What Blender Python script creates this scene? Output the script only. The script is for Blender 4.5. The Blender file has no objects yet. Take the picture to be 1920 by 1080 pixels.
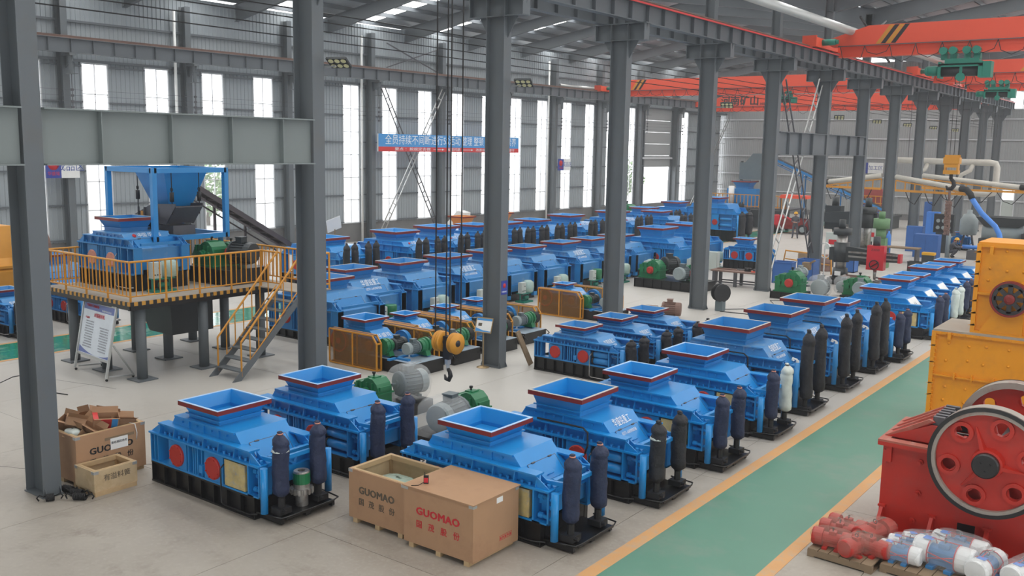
import bpy, bmesh, math, random
from mathutils import Vector, Matrix
SC = bpy.context.scene
COL = SC.collection
random.seed(7)
PI = math.pi

# ------------------------------------------------------------------ camera
cam_d = bpy.data.cameras.new('camera')
cam = bpy.data.objects.new('camera', cam_d)
COL.objects.link(cam)
cam_d.sensor_width = 36.0
cam_d.lens = 1770.82 / 1920 * 36.0
cam_d.clip_start = 0.1
cam_d.clip_end = 400
_r = Vector((0.799416, 0.600522, 0.017544))
_d = Vector((0.102361, -0.107371, -0.988936))
_f = Vector((-0.591994, 0.792367, -0.147304))
_m = Matrix.Identity(4)
for _i in range(3):
    _m[_i][0] = _r[_i]; _m[_i][1] = -_d[_i]; _m[_i][2] = -_f[_i]
_m[0][3], _m[1][3], _m[2][3] = 14.70493, -7.17005, 5.74065
cam.matrix_world = _m
SC.camera = cam

# ------------------------------------------------------------------ sky and exposure
wd = bpy.data.worlds.new('overcast_sky')
SC.world = wd
wd.use_nodes = True
bg = wd.node_tree.nodes['Background']
bg.inputs['Color'].default_value = (0.95, 0.97, 1.0, 1)
bg.inputs['Strength'].default_value = 1.5
SC.view_settings.view_transform = 'Standard'
SC.view_settings.look = 'None'
SC.view_settings.gamma = 1
SC.view_settings.use_curve_mapping = False
SC.view_settings.exposure = 1.5
SKYLIGHT = 3.4
HAZE = 0.0013

# ------------------------------------------------------------------ materials
MATS = {}
def mat(name, col, rough=0.55, metal=0.0, var=0.12, scale=3.0, bump=0.0, spec=0.5, alpha=1.0, emit=None, trans=0.0, coat=0.0, dirt=None, dscale=1.2):
    if name in MATS:
        return MATS[name]
    m = bpy.data.materials.new(name)
    m.use_nodes = True
    nt = m.node_tree
    b = nt.nodes['Principled BSDF']
    b.inputs['Roughness'].default_value = rough
    b.inputs['Metallic'].default_value = metal
    b.inputs['Specular IOR Level'].default_value = spec
    if coat:
        b.inputs['Coat Weight'].default_value = coat
        b.inputs['Coat Roughness'].default_value = 0.15
    if trans:
        b.inputs['Transmission Weight'].default_value = trans
    b.inputs['Alpha'].default_value = alpha
    tc = nt.nodes.new('ShaderNodeTexCoord')
    nz = nt.nodes.new('ShaderNodeTexNoise')
    nz.inputs['Scale'].default_value = scale
    nz.inputs['Detail'].default_value = 5
    nz.inputs['Roughness'].default_value = 0.6
    nt.links.new(tc.outputs['Object'], nz.inputs['Vector'])
    mx = nt.nodes.new('ShaderNodeMix'); mx.data_type = 'RGBA'
    c = Vector(col)
    mx.inputs['A'].default_value = (*(c * (1 - var)), 1)
    mx.inputs['B'].default_value = (*[min(1, x * (1 + var)) for x in c], 1)
    nt.links.new(nz.outputs['Fac'], mx.inputs['Factor'])
    out = mx.outputs['Result']
    if dirt:
        n2 = nt.nodes.new('ShaderNodeTexNoise')
        n2.inputs['Scale'].default_value = dscale
        n2.inputs['Detail'].default_value = 8
        n2.inputs['Roughness'].default_value = 0.7
        nt.links.new(tc.outputs['Object'], n2.inputs['Vector'])
        rp = nt.nodes.new('ShaderNodeMapRange')
        rp.inputs['From Min'].default_value = 0.5
        rp.inputs['From Max'].default_value = 0.75
        nt.links.new(n2.outputs['Fac'], rp.inputs['Value'])
        m2 = nt.nodes.new('ShaderNodeMix'); m2.data_type = 'RGBA'
        nt.links.new(rp.outputs['Result'], m2.inputs['Factor'])
        nt.links.new(out, m2.inputs['A'])
        m2.inputs['B'].default_value = (*dirt, 1)
        out = m2.outputs['Result']
    nt.links.new(out, b.inputs['Base Color'])
    if bump:
        bp = nt.nodes.new('ShaderNodeBump')
        bp.inputs['Strength'].default_value = bump
        bp.inputs['Distance'].default_value = 0.02
        nt.links.new(nz.outputs['Fac'], bp.inputs['Height'])
        nt.links.new(bp.outputs['Normal'], b.inputs['Normal'])
    if emit:
        b.inputs['Emission Color'].default_value = (*emit[0], 1)
        b.inputs['Emission Strength'].default_value = emit[1]
    MATS[name] = m
    return m

def s2l(r, g, b):
    f = lambda u: (u / 255 / 12.92) if u <= 10 else ((u / 255 + 0.055) / 1.055) ** 2.4
    return (f(r), f(g), f(b))

BLUE = mat('blue_machine_paint', (0.008, 0.245, 0.62), 0.34, var=0.08, scale=2.5, coat=0.15)
BLUEW = mat('blue_aged_paint', (0.018, 0.21, 0.52), 0.42, var=0.12, scale=2.5)
RIML = mat('pale_blue_rim_paint', (0.42, 0.62, 0.86), 0.45)
RIMB = mat('grey_worn_rim_edge', (0.55, 0.54, 0.50), 0.6, dirt=(0.30, 0.22, 0.16), dscale=6)
RIMR = mat('dark_red_primer', (0.20, 0.016, 0.014), 0.5)
REDD = mat('red_cover_paint', (0.45, 0.025, 0.018), 0.5)
PINK = mat('pink_primer', (0.62, 0.27, 0.20), 0.6)
BLACK = mat('black_skid_paint', (0.008, 0.008, 0.009), 0.33, var=0.3)
DARK = mat('dark_iron', (0.025, 0.025, 0.027), 0.5, metal=0.3)
STEEL = mat('bare_steel', (0.42, 0.41, 0.39), 0.38, metal=0.8, dirt=(0.16, 0.11, 0.07), dscale=5)
NAVY = mat('navy_cloth', (0.014, 0.024, 0.066), 0.6, var=0.35, scale=14, bump=1.0)
BLKBAG = mat('black_cloth', (0.014, 0.015, 0.02), 0.6, var=0.4, scale=14, bump=1.0)
CLRBAG = mat('milky_plastic_film', (0.60, 0.66, 0.62), 0.3, var=0.3, scale=6, bump=0.6)
COLGREY = mat('grey_column_paint', (0.118, 0.135, 0.148), 0.5, var=0.14, scale=0.8, dirt=(0.125, 0.13, 0.13), dscale=1.5)
BEAMGREY = mat('grey_beam_paint', (0.115, 0.13, 0.145), 0.5, var=0.12, scale=0.8)
BEAMGRN = mat('grey_green_girder_paint', (0.205, 0.235, 0.232), 0.55, var=0.08, scale=0.7)
RUST = mat('rusty_rail', (0.20, 0.12, 0.095), 0.7, var=0.3)
CLAD = mat('grey_cladding', (0.315, 0.35, 0.375), 0.55, var=0.06, scale=0.6)
CLADW = mat('pale_cladding', (0.34, 0.355, 0.36), 0.55, var=0.06, scale=0.6)
ROOFM = mat('roof_sheet', (0.30, 0.33, 0.36), 0.4, var=0.15, scale=0.8)
WAINS = mat('concrete_plinth', (0.17, 0.17, 0.17), 0.8, var=0.25, scale=1.5)
WHITEF = mat('white_window_frame', (0.62, 0.64, 0.66), 0.5)
BLUED = mat('dusty_blue_painted_sheen', (0.055, 0.25, 0.54), 0.4, var=0.12, scale=2.5, dirt=(0.30, 0.38, 0.45), dscale=1.6)  # paler blue has reflected sky painted in; grey patches are dust
DUSTR = mat('red_paint_under_dust', (0.42, 0.12, 0.085), 0.75, var=0.2, scale=6, dirt=(0.36, 0.27, 0.23), dscale=3)
YEL = mat('yellow_rail_paint', (0.62, 0.27, 0.022), 0.45, var=0.12, scale=4)
YELM = mat('yellow_crusher_paint', (0.74, 0.29, 0.003), 0.5, var=0.06, scale=2, dirt=(0.60, 0.24, 0.015), dscale=2.5)
REDM = mat('red_crusher_paint', (0.50, 0.022, 0.010), 0.48, var=0.12, scale=2, dirt=(0.40, 0.05, 0.035), dscale=1.5)
CRANER = mat('orange_red_crane_paint', (0.80, 0.085, 0.035), 0.42, var=0.05, scale=1)
GREEN = mat('green_gearbox_paint', (0.012, 0.17, 0.065), 0.35, var=0.12)
HOISTG = mat('teal_hoist_paint', (0.010, 0.20, 0.14), 0.45, var=0.15)
MOTG = mat('grey_motor_paint', (0.115, 0.15, 0.165), 0.45, var=0.15)
MOTL = mat('light_grey_motor_paint', (0.26, 0.31, 0.32), 0.45, var=0.15)
MOTD = mat('dark_motor_paint', (0.035, 0.042, 0.045), 0.4, var=0.15)
WHITE = mat('white_paint', (0.78, 0.79, 0.78), 0.5)
LETW = mat('white_lettering', (0.80, 0.85, 0.90), 0.5)
LETR = mat('red_lettering', (0.55, 0.02, 0.03), 0.6)
LETK = mat('dark_lettering', (0.02, 0.02, 0.022), 0.6)
LETB = mat('brown_lettering', (0.11, 0.085, 0.06), 0.6)
CARD = mat('brown_crate_board', (0.42, 0.245, 0.135), 0.75, var=0.08, scale=2.5, dirt=(0.36, 0.20, 0.11), dscale=2)
PLY = mat('pale_plywood', (0.56, 0.42, 0.25), 0.75, var=0.14, scale=5, dirt=(0.42, 0.29, 0.15), dscale=3)
WOOD = mat('rough_timber', (0.50, 0.35, 0.19), 0.8, var=0.2, scale=6)
WOODD = mat('weathered_timber', (0.24, 0.17, 0.105), 0.85, var=0.3, scale=6)
AMBER = mat('amber_mesh_guard', (0.26, 0.12, 0.025), 0.35, alpha=0.36, var=0.2, scale=30)
DECK = mat('grey_deck_plate', (0.27, 0.29, 0.31), 0.45, var=0.15, scale=2)
DECKB = mat('beige_deck_plate', (0.34, 0.30, 0.25), 0.7, var=0.15, scale=2)
GLASS = mat('window_glass', (0.9, 0.95, 1.0), 0.05, alpha=0.13)
FILM = mat('clear_plastic_film', (0.86, 0.88, 0.88), 0.10, alpha=0.22, var=0.1, scale=14, bump=1.0, spec=0.8)
FILMG = mat('green_tinted_film', (0.55, 0.70, 0.60), 0.2, alpha=0.6, var=0.2, scale=10, bump=1.0)
FILMD = mat('dusty_plastic_film', (0.60, 0.46, 0.38), 0.3, alpha=0.17, var=0.2, scale=14, bump=1.0)
SKIN = mat('skin', (0.45, 0.25, 0.17), 0.6)
WORKW = mat('grey_workwear', (0.085, 0.085, 0.10), 0.85, var=0.25, scale=8)
HELM = mat('yellow_helmet', (0.75, 0.40, 0.02), 0.4)
RUBBER = mat('black_rubber', (0.012, 0.012, 0.013), 0.7)
LGREY = mat('light_grey_cabinet', (0.50, 0.55, 0.52), 0.5)
HOSEB = mat('blue_hose', (0.06, 0.24, 0.72), 0.5, var=0.12)
DUCTW = mat('pale_duct', (0.55, 0.53, 0.47), 0.45)
GALV = mat('galvanised_duct', (0.50, 0.51, 0.50), 0.35, metal=0.5, var=0.12)
ORANGE = mat('orange_line_paint', (0.62, 0.33, 0.13), 0.6, var=0.12, scale=2, dirt=(0.42, 0.34, 0.25), dscale=4)
LANE = mat('green_lane_paint', (0.105, 0.26, 0.185), 0.42, var=0.10, scale=0.7, dirt=(0.19, 0.27, 0.215), dscale=0.55)
LANEW = mat('wet_green_lane_paint', (0.03, 0.26, 0.165), 0.15, var=0.2, scale=1.2, dirt=(0.42, 0.48, 0.43), dscale=1.0)
SIGNB = mat('blue_sign', (0.03, 0.05, 0.30), 0.45)
BANB = mat('sky_blue_banner', (0.06, 0.30, 0.66), 0.5)
BANR = mat('red_banner', (0.62, 0.04, 0.04), 0.5)
MESHGRY = mat('dull_grey_steel', (0.10, 0.10, 0.11), 0.5, metal=0.3, var=0.2)
LED = mat('floodlight_lens', (0.75, 0.72, 0.42), 0.2)
OLIVE = mat('green_machine_tool_paint', (0.12, 0.24, 0.11), 0.5, var=0.15)
MTRED = mat('bright_red_paint', (0.62, 0.02, 0.035), 0.4)
TREE = mat('tree_leaves', (0.16, 0.26, 0.10), 0.8, var=0.4, scale=2)
BARK = mat('tree_bark', (0.12, 0.09, 0.06), 0.9)
GROUND = mat('pale_yard', (0.45, 0.44, 0.42), 0.9)
PAPER = mat('white_paper', (0.82, 0.82, 0.80), 0.7)
CONC = None
def concrete():
    m = bpy.data.materials.new('worn_concrete')
    m.use_nodes = True
    nt = m.node_tree; N = nt.nodes; L = nt.links
    b = N['Principled BSDF']
    g = N.new('ShaderNodeNewGeometry')
    def noise(sc, det, ro=0.6):
        n = N.new('ShaderNodeTexNoise'); n.inputs['Scale'].default_value = sc
        n.inputs['Detail'].default_value = det; n.inputs['Roughness'].default_value = ro
        L.new(g.outputs['Position'], n.inputs['Vector']); return n
    def ramp(n, a, c):
        r = N.new('ShaderNodeMapRange'); r.inputs['From Min'].default_value = a; r.inputs['From Max'].default_value = c
        L.new(n.outputs['Fac'], r.inputs['Value']); return r
    def mix(f, a, c):
        x = N.new('ShaderNodeMix'); x.data_type = 'RGBA'
        L.new(f.outputs[0], x.inputs['Factor'])
        for k, v in (('A', a), ('B', c)):
            if isinstance(v, tuple): x.inputs[k].default_value = (*v, 1)
            else: L.new(v, x.inputs[k])
        return x.outputs['Result']
    c1 = mix(ramp(noise(0.35, 6), 0.35, 0.65), (0.325, 0.285, 0.238), (0.395, 0.358, 0.305))
    c2 = mix(ramp(noise(1.7, 9, 0.7), 0.52, 0.78), c1, (0.255, 0.218, 0.178))
    c3 = mix(ramp(noise(0.8, 9, 0.75), 0.62, 0.70), c2, (0.27, 0.23, 0.19))
    c4 = mix(ramp(noise(14, 4), 0.5, 0.85), c3, (0.42, 0.385, 0.335))
    # floor colour shifts paler and cooler away from the camera
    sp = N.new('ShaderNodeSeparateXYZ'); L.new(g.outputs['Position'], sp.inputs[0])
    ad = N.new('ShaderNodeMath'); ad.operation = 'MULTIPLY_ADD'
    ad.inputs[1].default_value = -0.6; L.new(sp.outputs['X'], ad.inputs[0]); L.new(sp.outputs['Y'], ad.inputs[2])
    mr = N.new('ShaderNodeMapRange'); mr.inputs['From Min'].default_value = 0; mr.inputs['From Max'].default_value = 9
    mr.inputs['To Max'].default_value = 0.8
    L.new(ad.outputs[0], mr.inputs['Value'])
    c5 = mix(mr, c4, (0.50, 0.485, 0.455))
    L.new(c5, b.inputs['Base Color'])
    rr = N.new('ShaderNodeMapRange'); rr.inputs['To Min'].default_value = 0.32; rr.inputs['To Max'].default_value = 0.62
    L.new(noise(0.9, 6).outputs['Fac'], rr.inputs['Value'])
    L.new(rr.outputs[0], b.inputs['Roughness'])
    return m
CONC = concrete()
def stripes(name, ca, cb, axis=0, freq=6.0, slant=0.0, rough=0.5):
    m = bpy.data.materials.new(name); m.use_nodes = True
    nt = m.node_tree; N = nt.nodes; L = nt.links
    b = N['Principled BSDF']; b.inputs['Roughness'].default_value = rough
    t = N.new('ShaderNodeTexCoord'); s = N.new('ShaderNodeSeparateXYZ'); L.new(t.outputs['Object'], s.inputs[0])
    a = N.new('ShaderNodeMath'); a.operation = 'MULTIPLY_ADD'
    L.new(s.outputs['Z'], a.inputs[0]); a.inputs[1].default_value = slant; L.new(s.outputs[axis], a.inputs[2])
    w = N.new('ShaderNodeMath'); w.operation = 'MULTIPLY'; L.new(a.outputs[0], w.inputs[0]); w.inputs[1].default_value = freq
    fr = N.new('ShaderNodeMath'); fr.operation = 'FRACT'; L.new(w.outputs[0], fr.inputs[0])
    g = N.new('ShaderNodeMath'); g.operation = 'GREATER_THAN'; L.new(fr.outputs[0], g.inputs[0]); g.inputs[1].default_value = 0.5
    x = N.new('ShaderNodeMix'); x.data_type = 'RGBA'; L.new(g.outputs[0], x.inputs['Factor'])
    x.inputs['A'].default_value = (*ca, 1); x.inputs['B'].default_value = (*cb, 1)
    L.new(x.outputs['Result'], b.inputs['Base Color'])
    return m
HAZX = stripes('hazard_stripes_x', (0.55, 0.27, 0.03), (0.015, 0.015, 0.015), 0, 5.0)
HAZY = stripes('hazard_stripes_y', (0.55, 0.27, 0.03), (0.015, 0.015, 0.015), 1, 5.0)
SKYL = mat('translucent_skylight', (0.8, 0.85, 0.9), 0.5, emit=((1.0, 0.985, 0.955), SKYLIGHT))

# ------------------------------------------------------------------ mesh helpers
class MB:
    def __init__(s):
        s.v = []; s.f = []; s.m = []; s.k = 0; s.sm = []
    def mat(s, k):
        s.k = k; return s
    def add(s, vs, fs, smooth=False):
        b = len(s.v)
        s.v += [tuple(v) for v in vs]
        for f in fs:
            s.f.append([b + i for i in f]); s.m.append(s.k); s.sm.append(smooth)
        return s
    def box(s, x0, x1, y0, y1, z0, z1):
        return s.add([(x0,y0,z0),(x1,y0,z0),(x1,y1,z0),(x0,y1,z0),(x0,y0,z1),(x1,y0,z1),(x1,y1,z1),(x0,y1,z1)],
                     [(3,2,1,0),(4,5,6,7),(0,1,5,4),(1,2,6,5),(2,3,7,6),(3,0,4,7)])
    def bar(s, p0, p1, w, h, up=(0,0,1)):
        p0 = Vector(p0); p1 = Vector(p1); d = (p1 - p0).normalized(); up = Vector(up)
        if abs(d.dot(up)) > 0.98: up = Vector((0,1,0))
        x = d.cross(up).normalized(); z = x.cross(d)
        vs = []
        for p in (p0, p1):
            for a, c in ((-1,-1),(1,-1),(1,1),(-1,1)):
                vs.append(p + x*(a*w/2) + z*(c*h/2))
        return s.add(vs, [(3,2,1,0),(4,5,6,7),(0,1,5,4),(1,2,6,5),(2,3,7,6),(3,0,4,7)])
    def prism(s, poly, ax, a0, a1):
        n = len(poly)
        mk = {'y': lambda p, a: (p[0], a, p[1]), 'x': lambda p, a: (a, p[0], p[1]), 'z': lambda p, a: (p[0], p[1], a)}[ax]
        vs = [mk(p, a0) for p in poly] + [mk(p, a1) for p in poly]
        fs = [tuple(range(n))[::-1], tuple(range(n, 2*n))] + [(i, (i+1) % n, n+(i+1) % n, n+i) for i in range(n)]
        return s.add(vs, fs)
    def cyl(s, p0, p1, r, r2=None, n=12, cap=True):
        p0 = Vector(p0); p1 = Vector(p1); r2 = r if r2 is None else r2
        d = (p1 - p0).normalized(); u = Vector((0,0,1)) if abs(d.z) < 0.9 else Vector((1,0,0))
        x = d.cross(u).normalized(); y = d.cross(x)
        vs = [p + (x*math.cos(2*PI*i/n) + y*math.sin(2*PI*i/n))*rr for p, rr in ((p0, r), (p1, r2)) for i in range(n)]
        s.add(vs, [(i, (i+1) % n, n+(i+1) % n, n+i) for i in range(n)], n > 8)
        if cap:
            b = len(s.v) - 2*n
            for f in (list(range(n))[::-1], list(range(n, 2*n))):
                s.f.append([b+i for i in f]); s.m.append(s.k); s.sm.append(False)
        return s
    def tube(s, pts, r, n=6, closed=False):
        pts = [Vector(p) for p in pts]
        loops = []; px = None
        for i, p in enumerate(pts):
            a = pts[max(i-1, 0)]; c = pts[min(i+1, len(pts)-1)]
            d = (c - a).normalized()
            u = Vector((0,0,1)) if abs(d.z) < 0.95 else Vector((1,0,0))
            x = d.cross(u).normalized()
            if px is not None:
                x = px - d*px.dot(d)
                x = x.normalized() if x.length > 1e-4 else d.cross(u).normalized()
            px = x; y = d.cross(x)
            rr = r[i] if isinstance(r, (list, tuple)) else r
            loops.append([p + (x*math.cos(2*PI*k/n) + y*math.sin(2*PI*k/n))*rr for k in range(n)])
        return s.loft(loops, True)
    def loft(s, loops, smooth=False, cap0=True, cap1=True):
        n = len(loops[0]); vs = [v for l in loops for v in l]; b = len(s.v)
        fs = []
        for j in range(len(loops)-1):
            for i in range(n):
                fs.append((j*n+i, j*n+(i+1) % n, (j+1)*n+(i+1) % n, (j+1)*n+i))
        s.add(vs, fs, smooth)
        if cap0: s.f.append([b+i for i in range(n)][::-1]); s.m.append(s.k); s.sm.append(False)
        if cap1: s.f.append([b+(len(loops)-1)*n+i for i in range(n)]); s.m.append(s.k); s.sm.append(False)
        return s
    def lathe(s, prof, c, ax='z', n=16, smooth=True):
        c = Vector(c); A = {'x': Vector((1,0,0)), 'y': Vector((0,1,0)), 'z': Vector((0,0,1))}[ax] if isinstance(ax, str) else Vector(ax).normalized()
        u = Vector((0,0,1)) if abs(A.z) < 0.9 else Vector((1,0,0))
        x = A.cross(u).normalized(); y = A.cross(x)
        loops = [[c + A*t + (x*math.cos(2*PI*k/n) + y*math.sin(2*PI*k/n))*max(r, 1e-4) for k in range(n)] for r, t in prof]
        if prof[0][0] > 1e-3 and prof[-1][0] > 1e-3:          # a ring: closed on itself
            return s.loft(loops + [loops[0]], smooth, False, False)
        return s.loft(loops, smooth)
    def ball(s, c, r, n=12, sz=1.0):
        m = n // 2
        return s.lathe([(r*math.sin(PI*i/m), -r*sz*math.cos(PI*i/m)) for i in range(m+1)], c, 'z', n)
    def mesh(s, name, mats):
        me = bpy.data.meshes.new(name)
        me.from_pydata(s.v, [], s.f)
        if not isinstance(mats, (list, tuple)): mats = [mats]
        for mm in mats: me.materials.append(mm)
        me.polygons.foreach_set('material_index', s.m)
        me.polygons.foreach_set('use_smooth', s.sm)
        bm = bmesh.new(); bm.from_mesh(me)
        bmesh.ops.recalc_face_normals(bm, faces=bm.faces)
        bm.to_mesh(me); bm.free()
        return me

def put(name, me, parent=None, loc=None, rot=None):
    o = bpy.data.objects.new(name, me)
    COL.objects.link(o)
    if parent is not None: o.parent = parent
    if loc is not None: o.location = loc
    if rot is not None: o.rotation_euler = rot
    return o
def part(name, mb, mats, parent=None, loc=None, rot=None, label=None):
    o = put(name, mb.mesh(name, mats), parent, loc, rot)
    if label: o['label'] = label
    return o
def tag(o, label, cat, group=None, kind=None):
    o['label'] = label; o['category'] = cat
    if group: o['group'] = group
    if kind: o['kind'] = kind
    return o
def thing(name, label, cat, loc=(0,0,0), rz=0.0, group=None):
    o = bpy.data.objects.new(name, None)
    o.empty_display_size = 0.2
    COL.objects.link(o)
    o.location = loc; o.rotation_euler = (0, 0, rz)
    return tag(o, label, cat, group)
def struct(name, mb, mats, loc=None, rot=None, parent=None):
    o = part(name, mb, mats, parent, loc, rot)
    if parent is None: o['kind'] = 'structure'
    return o
def dup(root, loc, rz=None, label=None, group=None):
    r = root.copy(); COL.objects.link(r); r.location = loc
    if rz is not None: r.rotation_euler = (0, 0, rz)
    if label: r['label'] = label
    if group: r['group'] = group
    for ch in list(root.children):
        c = ch.copy(); COL.objects.link(c); c.parent = r
        for g in list(ch.children):
            d = g.copy(); COL.objects.link(d); d.parent = c
    return r
_txt = {}
def text(name, body, size, m, parent, loc, rot=(0,0,0), ext=0.002, width=None, label=None, spacing=1.0, bold=0.0):
    key = (body, size, m.name, ext, width, spacing, bold)
    if key not in _txt:
        cu = bpy.data.curves.new('t', 'FONT'); cu.body = body; cu.size = size; cu.extrude = ext
        cu.align_x = 'CENTER'; cu.align_y = 'CENTER'; cu.space_character = spacing; cu.resolution_u = 2
        o = bpy.data.objects.new('t', cu); COL.objects.link(o)
        dg = bpy.context.evaluated_depsgraph_get()
        me = bpy.data.meshes.new_from_object(o.evaluated_get(dg))
        bpy.data.objects.remove(o); bpy.data.curves.remove(cu)
        if width and len(me.vertices):
            xs = [v.co.x for v in me.vertices]; w = max(xs) - min(xs); k = width / max(w, 1e-6); c0 = (max(xs)+min(xs))/2
            for v in me.vertices: v.co.x = (v.co.x - c0)*k
        if bold:                                          # heavier strokes: the outlines repeated a hair apart
            v0 = [tuple(v.co) for v in me.vertices]; f0 = [tuple(p_.vertices) for p_ in me.polygons]; vv = []; ff = []
            for i, (dx, dy) in enumerate(((-bold,0),(bold,0),(0,bold*.6),(0,-bold*.6))):
                ff += [tuple(j+i*len(v0) for j in f) for f in f0]; vv += [(x+dx, y+dy, z+i*1e-4) for x, y, z in v0]
            me = bpy.data.meshes.new('lettering'); me.from_pydata(vv, [], ff)
        me.materials.clear(); me.materials.append(m)
        _txt[key] = me
    o = put(name, _txt[key], parent, loc, rot)
    if label: o['label'] = label
    return o
FRONT = (PI/2, 0, 0)             # lettering on a face that looks towards -Y
RIGHT = (PI/2, 0, PI/2)          # lettering on a face that looks towards +X

# ================================================================== SETTING
# ---- floor of separate slabs
fl = MB().box(-32, 30, -14, 90, -0.06, -0.02)
floor = struct('floor', fl, WAINS)
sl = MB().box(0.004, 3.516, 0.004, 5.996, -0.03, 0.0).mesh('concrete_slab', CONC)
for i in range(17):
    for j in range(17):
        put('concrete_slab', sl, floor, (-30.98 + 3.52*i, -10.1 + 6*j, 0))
def strip(name, x0, x1, y0, y1, m, z=0.004):
    return part(name, MB().box(x0, x1, y0, y1, -0.002, z), m, floor)
strip('green_lane', 8.42, 10.12, -8, 79, LANE)
strip('lane_line', 8.2, 8.42, -8, 79, ORANGE, 0.005)
strip('lane_line', 10.12, 10.32, -8, 79, ORANGE, 0.005)
strip('green_lane', -12.3, -10.35, -8, 79, LANEW)
strip('lane_line', -12.46, -12.3, -8, 79, ORANGE, 0.005)
strip('lane_line', -10.35, -10.2, -8, 79, ORANGE, 0.005)
def crack(pts, w=0.012):
    b = MB()
    P = []
    for (x0, y0), (x1, y1) in zip(pts, pts[1:]):
        n = 7
        for k in range(n):
            t = k/n
            P.append((x0+(x1-x0)*t+random.uniform(-.025,.025), y0+(y1-y0)*t+random.uniform(-.025,.025)))
    P.append(pts[-1])
    for a, c in zip(P, P[1:]):
        b.bar((a[0], a[1], 0.0005), (c[0], c[1], 0.0005), w*random.uniform(.5,1.4), 0.002)
    return b
part('floor_crack', crack([(-2.6,-.1),(-2.1,.28),(-1.3,.75),(-.54,1.39),(-.2,2.0),(.4,2.4)]), DARK, floor)
part('floor_crack', crack([(7.0,8.6),(7.25,10.28),(8.1,10.6)], .008), DARK, floor)
part('floor_crack', crack([(-9.2,4.1),(-7.6,4.0),(-5.5,4.5)], .008), DARK, floor)
# ---- left wall (its own frame: x out of the wall, y along it)
TH = -0.035
WL = (-27.2, 13.5, 0.0)
def wl(x, y, z=0.0):
    c, s = math.cos(TH), math.sin(TH)
    return (WL[0] + x*c - y*s, WL[1] + x*s + y*c, z)
RW = (0, 0, TH)
wall_left = struct('wall_left', MB().box(-0.3, 0.0, -24, 70.5, 0, 1.1), WAINS, WL, RW)
def sheet_mesh(w, h, ribs, name, m):
    b = MB(); p = w/ribs
    poly = []
    for k in range(ribs):
        x = k*p
        poly += [(x, 0), (x+p*0.72, 0), (x+p*0.80, 0.028), (x+p*0.92, 0.028)]
    poly.append((w, 0))
    n = len(poly)
    vs = [(-y, x, 0) for x, y in poly] + [(-y, x, h) for x, y in poly]
    b.add([(-v[0], v[1], v[2]) for v in vs], [(i, i+1, n+i+1, n+i) for i in range(n-1)])
    b.add([(-0.06, 0, 0), (-0.06, w, 0), (-0.06, w, h), (-0.06, 0, h)], [(0,1,2,3)])
    return b.mesh(name, m)
up_sheet = sheet_mesh(1.53, 3.5, 7, 'cladding_sheet', CLAD)
WC = [16.6 + 3.08*k - 13.5 for k in range(-9, 16)] 
WC = [c for c in WC if c > -22]
DOORY = (65.0-13.5, 69.5-13.5)
WC = [c for c in WC if c + .7 < DOORY[0] or c - .7 > DOORY[1]] + [72.0-13.5, 75.2-13.5, 79.6-13.5]
y = -24.0
while y < 70.4:
    put('cladding_sheet', up_sheet, wall_left, (0, y, 9.2)); y += 1.54
WC = sorted(WC)
edges = []
last = -24.0
for c in WC:
    edges.append((last, c - .645)); last = c + .645
edges.append((last, 70.5))
segs = []
for a, c in edges:
    if a < DOORY[0] < c:
        segs += [(a, DOORY[0]), (DOORY[1], c)]
    elif a < c - .05: segs.append((a, c))
_sm = {}
for a, c in segs:
    n = max(1, round((c - a)/0.9)); w = round((c - a)/n, 3)
    if w not in _sm: _sm[w] = sheet_mesh(w, 8.12, 4, 'cladding_sheet', CLAD)
    for k in range(n):
        put('cladding_sheet', _sm[w], wall_left, (0, a + k*w, 1.1))
    for z in (1.15, 2.75, 4.3, 5.85, 7.4, 9.0):
        put('girt', MB().box(0.03, 0.13, a, c, z, z+.07).mesh('girt', BEAMGREY), wall_left)
part('girt', MB().box(0.03, 0.16, -24, 70.5, 9.2, 9.32), BEAMGREY, wall_left)
part('girt', MB().box(0.03, 0.16, -24, 70.5, 10.9, 11.0), BEAMGREY, wall_left)
# windows
fr = MB()
fr.box(-.06, .05, -.645, -.585, 1.12, 9.2); fr.box(-.06, .05, .585, .645, 1.12, 9.2)
fr.box(-.06, .05, -.585, .585, 1.12, 1.18); fr.box(-.06, .05, -.585, .585, 9.13, 9.2)
fr.box(-.03, .03, -.018, .018, 1.18, 9.13)
for k in range(1, 6): fr.box(-.03, .03, -.585, .585, 1.18+7.95*k/6-.022, 1.18+7.95*k/6+.022)
frm = fr.mesh('window_frame', WHITEF)
pn = MB().box(-.004, .004, -.275, .275, .03, 1.29).mesh('pane', GLASS)
for i, c in enumerate(WC):
    w = put('window_%d' % (i+1), frm, None, wl(0, c), RW); w['kind'] = 'structure'
    for k in range(6):
        for s in (-1, 1):
            put('pane', pn, w, (0, s*.3, 1.18+7.95*k/6))
# raised sectional door with daylight below it
d1 = struct('door_1', MB().box(-.02, .12, DOORY[0]-.15, DOORY[0], 0, 9.4).box(-.02, .12, DOORY[1], DOORY[1]+.15, 0, 9.4), BEAMGREY, WL, RW)
ds = MB().box(0, .05, .01, DOORY[1]-DOORY[0]-.01, 0.01, .99).mesh('door_panel', CLADW)
for k in range(5): put('door_panel', ds, d1, (0.02, DOORY[0], 4.25 + k*1.0))
part('door_rail', MB().box(.05, .2, DOORY[0]-.4, DOORY[1]+.4, 4.95, 5.1), WHITEF, d1)
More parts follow.
